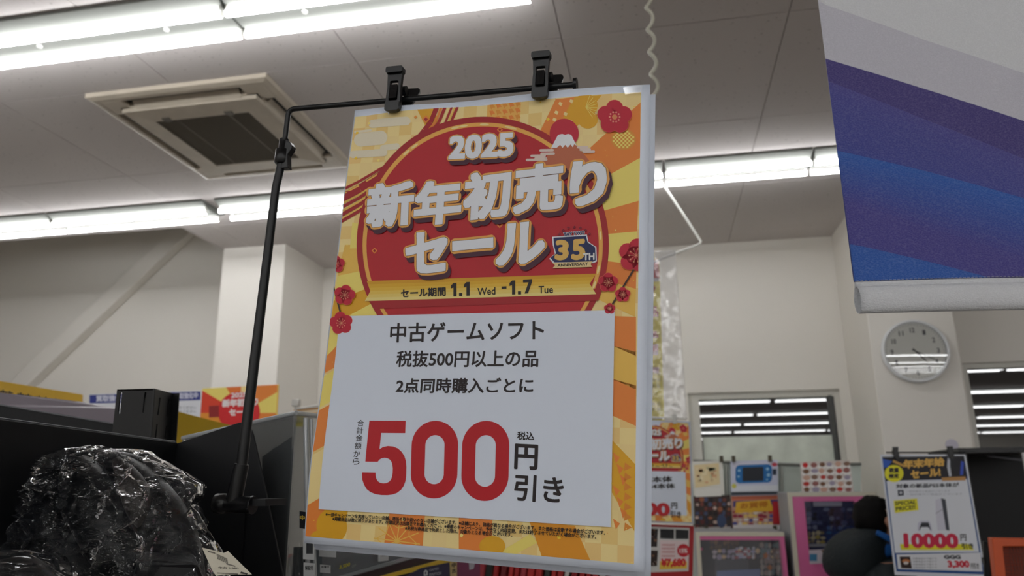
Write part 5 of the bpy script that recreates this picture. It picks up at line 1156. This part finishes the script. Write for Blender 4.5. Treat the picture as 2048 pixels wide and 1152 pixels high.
# face details turned to the right
b = MB(); fx = hxx+.015
b.tube([(fx+.078, hyy-.012, hz+.006), (fx+.104, hyy-.014, hz-.022), (fx+.080, hyy-.012, hz-.030)], [.008, .013, .009], n=8); b.make('nose', skin, per)
for s_ in (-1, 1):
    b = MB(); b.tube([(fx+.066, hyy+s_*.034, hz+.012), (fx+.080, hyy+s_*.030, hz+.012)], [.012, .008], n=10); b.make('eye', mat('eye_dark', (30, 24, 22)), per)
    b = MB(); b.tube([(fx-.005, hyy+s_*.080, hz+.012), (fx-.010, hyy+s_*.096, hz-.004), (fx-.002, hyy+s_*.084, hz-.026)], [.012, .015, .008], n=8); b.make('ear', skin, per)
b = MB(); b.tube([(fx+.078, hyy-.022, hz-.052), (fx+.086, hyy, hz-.053), (fx+.078, hyy+.022, hz-.052)], .006, n=6); b.make('mouth', mat('lips', (150, 90, 84)), per)
# hair: a cap with a tuft at the back
b = MB(); vs = []; fs = []; nA, nB = 36, 18
for j in range(nB+1):
    ph = math.pi*j/nB
    for i in range(nA):
        th = 2*math.pi*i/nA; d_ = Vector((math.sin(ph)*math.cos(th), math.sin(ph)*math.sin(th), math.cos(ph)))
        front = max(0, d_.x); r_ = .098+.010*noise.noise(d_*7)+.006*noise.noise(d_*22); zl = d_.z
        p = Vector((hxx-.008, hyy, hz+.012))+Vector((d_.x*r_*1.02, d_.y*r_*.92, d_.z*r_*1.05))
        if d_.x > .22 and zl < .45: p = p-Vector((d_.x, d_.y, 0))*.045*min(1, (d_.x-.22)*5)
        if zl < -.75: p.z = hz+.012-.75*r_*1.05
        vs.append(p)
fs = [(j*nA+i, j*nA+(i+1) % nA, (j+1)*nA+(i+1) % nA, (j+1)*nA+i) for j in range(nB) for i in range(nA)]
b.add(vs, fs, smooth=True); b.make('hair', hair, per)
rings = []
for f, rx, ry, dx in ((-.01, .09, .11, .03), (.01, .14, .19, .01), (.05, .165, .225, -.005), (.10, .17, .235, -.01), (.2, .175, .245, -.02), (.21, .166, .238, -.02), (.32, .18, .25, -.02), (.33, .17, .242, -.02), (.44, .182, .252, -.02), (.45, .172, .244, -.02), (.56, .182, .25, -.015), (.66, .175, .245, -.01), (.665, .15, .22, -.01)):
    rings.append(((bx+dx, by, zs+.03-f), rx, ry, 0))
loft('parka_body', rings, coat, per)
for s_ in (-1, 1):
    a_, e_, w_ = [Vector(J[k+('l' if s_ > 0 else 'r')]) for k in ('sh', 'el', 'wr')]
    pth = [a_+(e_-a_)*t for t in (-.05, .15, .3, .32, .55, .57, .8, 1)]+[e_+(w_-e_)*t for t in (.2, .22, .5, .52, .8, .98)]
    b = MB(); b.tube(pth, [.075, .095, .097, .090, .090, .084, .086, .082, .080, .074, .072, .066, .062, .052], n=20); o = b.make('sleeve', coat, per); s2_ = o.modifiers.new('sub', 'SUBSURF'); s2_.levels = s2_.render_levels = 1
    h_, k_, n_ = [Vector(J[k+('l' if s_ > 0 else 'r')]) for k in ('hi', 'kn', 'an')]
    b = MB(); b.tube([h_+Vector((0, 0, .05)), h_, (h_+k_)/2, k_, (k_+n_)/2, n_+Vector((0, 0, .03))], [.10, .105, .092, .078, .07, .064], n=18); b.make('trouser_leg', trou, per)
    b = MB(); f_ = Vector((n_.x+.03, n_.y, 0)); b.box((f_.x-.10, f_.y-.048, 0), (f_.x+.17, f_.y+.048, .085), bev=.025); b.make('shoe', shoe, per)
    for k in range(4):                                                   # fingers resting forward
        hp = Vector(J['ha'+('l' if s_ > 0 else 'r')]); q = hp+Vector((.02, (k-1.5)*.017, .004)); b = MB(); L2 = (.05, .058, .054, .042)[k]; b.tube([q, q+Vector((L2*.5, 0, -.008)), q+Vector((L2*.85, 0, -.03))], [.010, .009, .007], n=8); b.make('finger', skin, per)
    q = hp+Vector((-.01, -s_*.030, 0)); b = MB(); b.tube([q, q+Vector((.025, -s_*.018, -.008)), q+Vector((.05, -s_*.016, -.018))], [.012, .011, .008], n=8); b.make('thumb', skin, per)
# hood hanging on the back
cxh, cyh, czh = bx+.005, by, zs+.045
loft('hood', [((bx-.02, by, zs+.165), .045, .07, 0), ((bx-.045, by, zs+.15), .095, .115, 0), ((bx-.075, by, zs+.10), .135, .150, 0), ((bx-.095, by, zs+.04), .145, .165, 0), ((bx-.11, by, zs-.02), .135, .160, 0), ((bx-.115, by, zs-.065), .105, .14, 0), ((bx-.11, by, zs-.09), .05, .09, 0)], coat, per)
b = MB(); cp = []
for k in range(17): a = math.radians(-100+k*200/16); cp.append((cxh+.0+.085*math.cos(a), cyh+.10*math.sin(a), czh+.020+.008*math.cos(a)))
b.tube(cp, .030, n=12); b.tube([(bx-.03, by-.115, zs+.150), (bx+.03, by-.135, zs+.115), (bx+.10, by-.12, zs+.06), (bx+.13, by-.06, zs+.02)], [.012, .017, .018, .012], n=12); b.make('blue_collar', blue, per)
per.rotation_euler = (0, 0, math.radians(14))
# poster of the white console on a black stand
Y5 = 3.1
S5, t5, pr = card('sale_poster', 'blue-edged price poster with a white game console, on the right', 'poster', (1760, 909), (1931, 909), (1974, 1160), (1790, 1150), Y5, base=(216, 220, 230), th=.002)
def q5(x, y): return (x, y)
pr.poly([(1764, 914), (1928, 912), (1969, 1149), (1793, 1143)], (24, 74, 140), 2)
pr.poly([(1765, 914), (1928, 912), (1934, 957), (1770, 962)], (28, 26, 34), 3); pr.poly([(1765, 918), (1784, 922), (1776, 934), (1767, 936)], (40, 90, 190), 4)
pr.poly([(1773, 962), (1934, 958), (1958, 1104), (1790, 1106)], (222, 226, 234), 4); pr.poly([(1793, 1109), (1961, 1105), (1965, 1143), (1796, 1138)], (222, 224, 230), 4)
pr.line([(1786, 922), (1808, 932)], 5, (196, 150, 70), 5)
pr.text('年末年始', (1806, 938), (1889, 932), (1806, 920), (226, 178, 84), 6, bold=.06); pr.text('セール!', (1822, 958), (1882, 952), (1820, 941), (226, 178, 84), 6, bold=.06)
pr.poly([(1895, 914), (1900, 914), (1900, 932), (1903, 952), (1898, 953), (1894, 934)], (196, 200, 210), 6); pr.poly([(1922, 922), (1928, 924), (1926, 950), (1920, 950)], (50, 80, 190), 6); pr.poly([(1883, 955), (1931, 953), (1931, 961), (1884, 962)], (190, 140, 80), 6)
pr.ell(1788, 947, 19, 17, (232, 226, 40), 7, n=30); pr.text('数量', (1778, 946), (1798, 945), (1778, 936), INK, 8, bold=.06); pr.text('限定', (1778, 957), (1798, 956), (1778, 948), INK, 8, bold=.06)
pr.text('対象の新品PS5本体が', (1792, 977), (1918, 974), (1792, 968), (36, 36, 50), 6, bold=.04)
pr.poly([(1795, 980), (1807, 980), (1808, 991), (1796, 992)], (50, 56, 70), 6); pr.poly([(1799, 983), (1804, 983), (1804, 988), (1799, 988)], (200, 200, 210), 7)
for y, x1_ in ((982, 1900), (988, 1925)): pr.text('一部対象外の商品がございます', (1812, y+3), (x1_, y+2), (1812, y-1), (150, 154, 164), 6, res=1)
pr.poly([(1787, 1001), (1834, 997), (1837, 1020), (1790, 1026)], (230, 222, 40), 6); pr.text('SPECIAL', (1790, 1011), (1832, 1008), (1790, 1003), (60, 58, 30), 7, bold=.03); pr.text('PRICE!!', (1792, 1022), (1831, 1018), (1791, 1014), (60, 58, 30), 7, bold=.03)
pr.poly([(1871, 1000), (1882, 996), (1892, 1060), (1875, 1061), (1872, 1030)], (206, 206, 220), 6); pr.poly([(1882, 996), (1891, 999), (1899, 1061), (1892, 1060)], (70, 74, 84), 6); pr.line([(1871, 1027), (1886, 1018)], 1, (130, 132, 146), 7)
pr.poly([(1836, 1046), (1842, 1042), (1858, 1042), (1862, 1049), (1864, 1062), (1860, 1062), (1856, 1055), (1842, 1055), (1840, 1062), (1835, 1061)], (196, 196, 214), 6); pr.poly([(1843, 1045), (1857, 1045), (1860, 1055), (1863, 1062), (1856, 1054), (1843, 1054), (1838, 1062), (1840, 1052)], (50, 52, 60), 7)
pr.poly([(1800, 1088), (1940, 1088), (1948, 1100), (1802, 1100)], (230, 222, 40), 6)
pr.text('10000', (1808, 1096), (1918, 1097), (1806, 1066), (206, 34, 72), 8, bold=.06); pr.text('円', (1921, 1082), (1933, 1082), (1920, 1068), (40, 36, 44), 8, bold=.03); pr.text('引き', (1924, 1098), (1948, 1098), (1922, 1086), (40, 36, 44), 8, bold=.04)
pr.poly([(1799, 1113), (1820, 1113), (1824, 1137), (1802, 1136)], (50, 30, 24), 6); pr.ell(1812, 1122, 8, 4, (190, 120, 70), 7, n=12); pr.ell(1812, 1126, 5, 3, (206, 200, 196), 7.5, n=10)
for y in (1115, 1121, 1127, 1133): pr.text('対象商品を下取りで', (1826, y+4), (1862+(y % 3)*6, y+4), (1825, y), (90, 92, 100), 7, res=1)
pr.text('GGG', (1888, 1118), (1922, 1118), (1887, 1110), (40, 40, 50), 7, bold=.07); pr.text('3,300', (1896, 1137), (1940, 1137), (1894, 1121), (206, 34, 60), 8, bold=.06); pr.text('円引き', (1942, 1138), (1958, 1138), (1941, 1126), (50, 46, 54), 8, bold=.03)
pr.make('printed_face', t5)
ps = thing('poster_stand', 'black floor stand with a crossbar holding the console price poster', 'stand', Vector((at(1850, 900, Y5).x, Y5+.03, 0)))
b = MB(); b.tube([at(1772, 905, Y5+.01), at(1935, 905, Y5+.01)], .003, n=10); b.make('crossbar', blkm, ps)
b = MB(); q = at(1930, 905, Y5+.01); b.cyl(q, (q.x, q.y, .02), .006); b.make('upright', blkm, ps)
b = MB(); b.cyl((q.x, q.y, 0), (q.x, q.y, .02), .13, n=32); b.make('foot', blkm, ps)
for x, y, lab in ((1792, 906, 'black clip at the top left of the console price poster'), (1901, 905, 'black clip at the top right of the console price poster')):
    p = at(x, y, Y5-.008); t = thing('sign_clip', lab, 'clip', p)
    b = MB(); b.prism([(-.010, .022), (.010, .022), (.0085, .012), (.007, .006), (.009, -.004), (.009, -.016), (.005, -.022), (-.005, -.022), (-.009, -.016), (-.009, -.004), (-.007, .006), (-.0085, .012)], Matrix.Translation(p)@Matrix(((1, 0, 0, 0), (0, 0, -1, 0), (0, 1, 0, 0), (0, 0, 0, 1))), -.004, .006); b.make('front_jaw', blk, t, bevel=.001)
    b = MB(); b.box(tuple(p+Vector((-.008, .006, -.012))), tuple(p+Vector((.008, .02, .012)))); b.make('rear_jaw', blk, t)
# black shelving and orange mesh frame at the right edge
Yk = 3.45
u = thing('shelving_unit', 'tall black shelving unit at the right edge behind the console price poster', 'shelf', Vector((at(2010, 900, Yk).x, Yk+.2, 0)))
p0_, p1_ = at(1916, 896, Yk), at(2120, 900, Yk)
b = MB(); b.box((p0_.x, Yk+.35, 0), (p1_.x, Yk+.37, p0_.z)); b.make('back_panel', blks, u)
b = MB(); b.box((p0_.x, Yk, p0_.z-.02), (p1_.x, Yk+.36, p0_.z)); b.make('top_shelf', blkm, u)
b = MB(); b.box((p0_.x, Yk, 0), (p0_.x+.02, Yk+.36, p0_.z-.02)); b.make('side_panel', blks, u)
b = MB(); b.box((p0_.x+.02, Yk+.0, .0), (p1_.x, Yk+.36, .12)); b.make('base_shelf', blks, u)
b = MB(); b.tube([at(1975, 912, Yk+.1), at(2040, 920, Yk+.05), at(2060, 921, Yk+.05)], .006, n=8); b.make('hook_rail', mat('rail_dark', (70, 70, 76), rough=.3), u)
b = MB(); q = at(2046, 905, 2.6); b.box(tuple(q+Vector((0, 0, -.19))), tuple(q+Vector((.02, .01, 0)))); b.box(tuple(q+Vector((-.004, -.004, -.19))), tuple(q+Vector((.02, 0, -.16)))); b.box((q.x+.012, q.y+.01, 0), (q.x+.02, q.y+.02, q.z)); o = b.make('label_holder', mat('holder_pale', (196, 196, 200), rough=.3)); tag(o, 'pale plastic strip at the extreme right edge beside the black shelving', 'strip')
orm = mat('orange_frame', (206, 82, 28), rough=.4)
ob = thing('mesh_basket', 'orange metal frame with fine mesh at the lower right corner', 'basket', at(2010, 1300, 2.3))
A_ = at(1984, 1076, 2.3); B2 = at(2120, 1078, 2.3)
b = MB(); b.slab([A_, B2, at(2118, 1093, 2.3), at(2006, 1093, 2.3), at(2024, 1260, 2.3), at(2004, 1260, 2.3)], .03, n=Vector((0, 1, 0))); b.make('frame', orm, ob, bevel=.002)
b = MB(); mm = mat('mesh_wire', (120, 58, 44), rough=.5)
x0_, z1_ = at(2006, 1093, 2.3).x, at(2006, 1093, 2.3).z
for k in range(21):
    x = x0_+.02+k*.0075; b.tube([(x, 2.312, z1_), (x+.1*.2, 2.312, z1_-.25)], .0011, n=4); b.tube([(x, 2.314, z1_), (x-.1*.2, 2.314, z1_-.25)], .0011, n=4)
for k in range(30): z = z1_-k*.0085; b.tube([(x0_, 2.313, z), (x0_+.19, 2.313, z)], .0009, n=4)
o = b.make('wire_mesh', mm, ob); o['kind'] = 'stuff'
b = MB(); b.slab([at(2006, 1093, 2.36), at(2130, 1093, 2.36), at(2130, 1300, 2.36), at(2016, 1300, 2.36)], .004, n=Vector((0, 1, 0))); b.make('back_plate', mat('rust_plate', (158, 72, 52), rough=.6), ob)
b = MB(); b.tube([at(1975, 1083, 2.45), at(1976, 1120, 2.45), at(1980, 1200, 2.45)], .012, n=10); b.tube([at(1966, 1122, 2.45), at(1984, 1122, 2.45)], .010, n=10); q = at(1976, 1120, 2.45); b.cyl((q.x, q.y, 0), (q.x, q.y, q.z), .012); o = b.make('black_post', blk); tag(o, 'black post with a knob between the console price poster and the orange frame', 'post')
# round pale sticker on the right column
b = MB(); q = at(1911, 890, 5.145); b.cyl((q.x-.02, 5.148, q.z), (q.x-.02, 5.144, q.z), .036, n=28); o = b.make('round_sensor', mat('sensor_pale', (196, 192, 206), rough=.4)); tag(o, 'small round pale disc low on the right column above the poster clip', 'sensor')
# shadowed pole and sign supports so that nothing hangs in the air
for nm, x, y, Y, lab in (('sign_post', 220, 800, 3.93, 'thin post behind the left blue-topped notice'), ('sign_post', 370, 800, 3.93, 'thin post behind the right blue-topped notice'), ('sign_post', 480, 800, 3.23, 'thin post behind the orange landscape poster'), ('sign_post', 590, 850, 2.43, 'thin post under the white sign holder clip'), ('sign_post', 1258, 900, 3.03, 'thin post behind the smaller new year poster')):
    b = MB(); p = at(x, y, Y); b.cyl((p.x, Y+.006, 0), (p.x, Y+.006, p.z), .006, n=8); o = b.make(nm, blkm); tag(o, lab, 'post')
for Y, x, y in ((1.8, 60, 800), (1.7, 420, 870)):
    b = MB(); p = at(x, y, Y); b.box((p.x-.02, Y+.0, 0), (p.x, Y+.06, p.z)); o = b.make('shelf_upright', blkm); tag(o, 'black upright carrying the yellow header board %s' % ('at the left edge' if x < 100 else 'right of the black slotted box'), 'post')
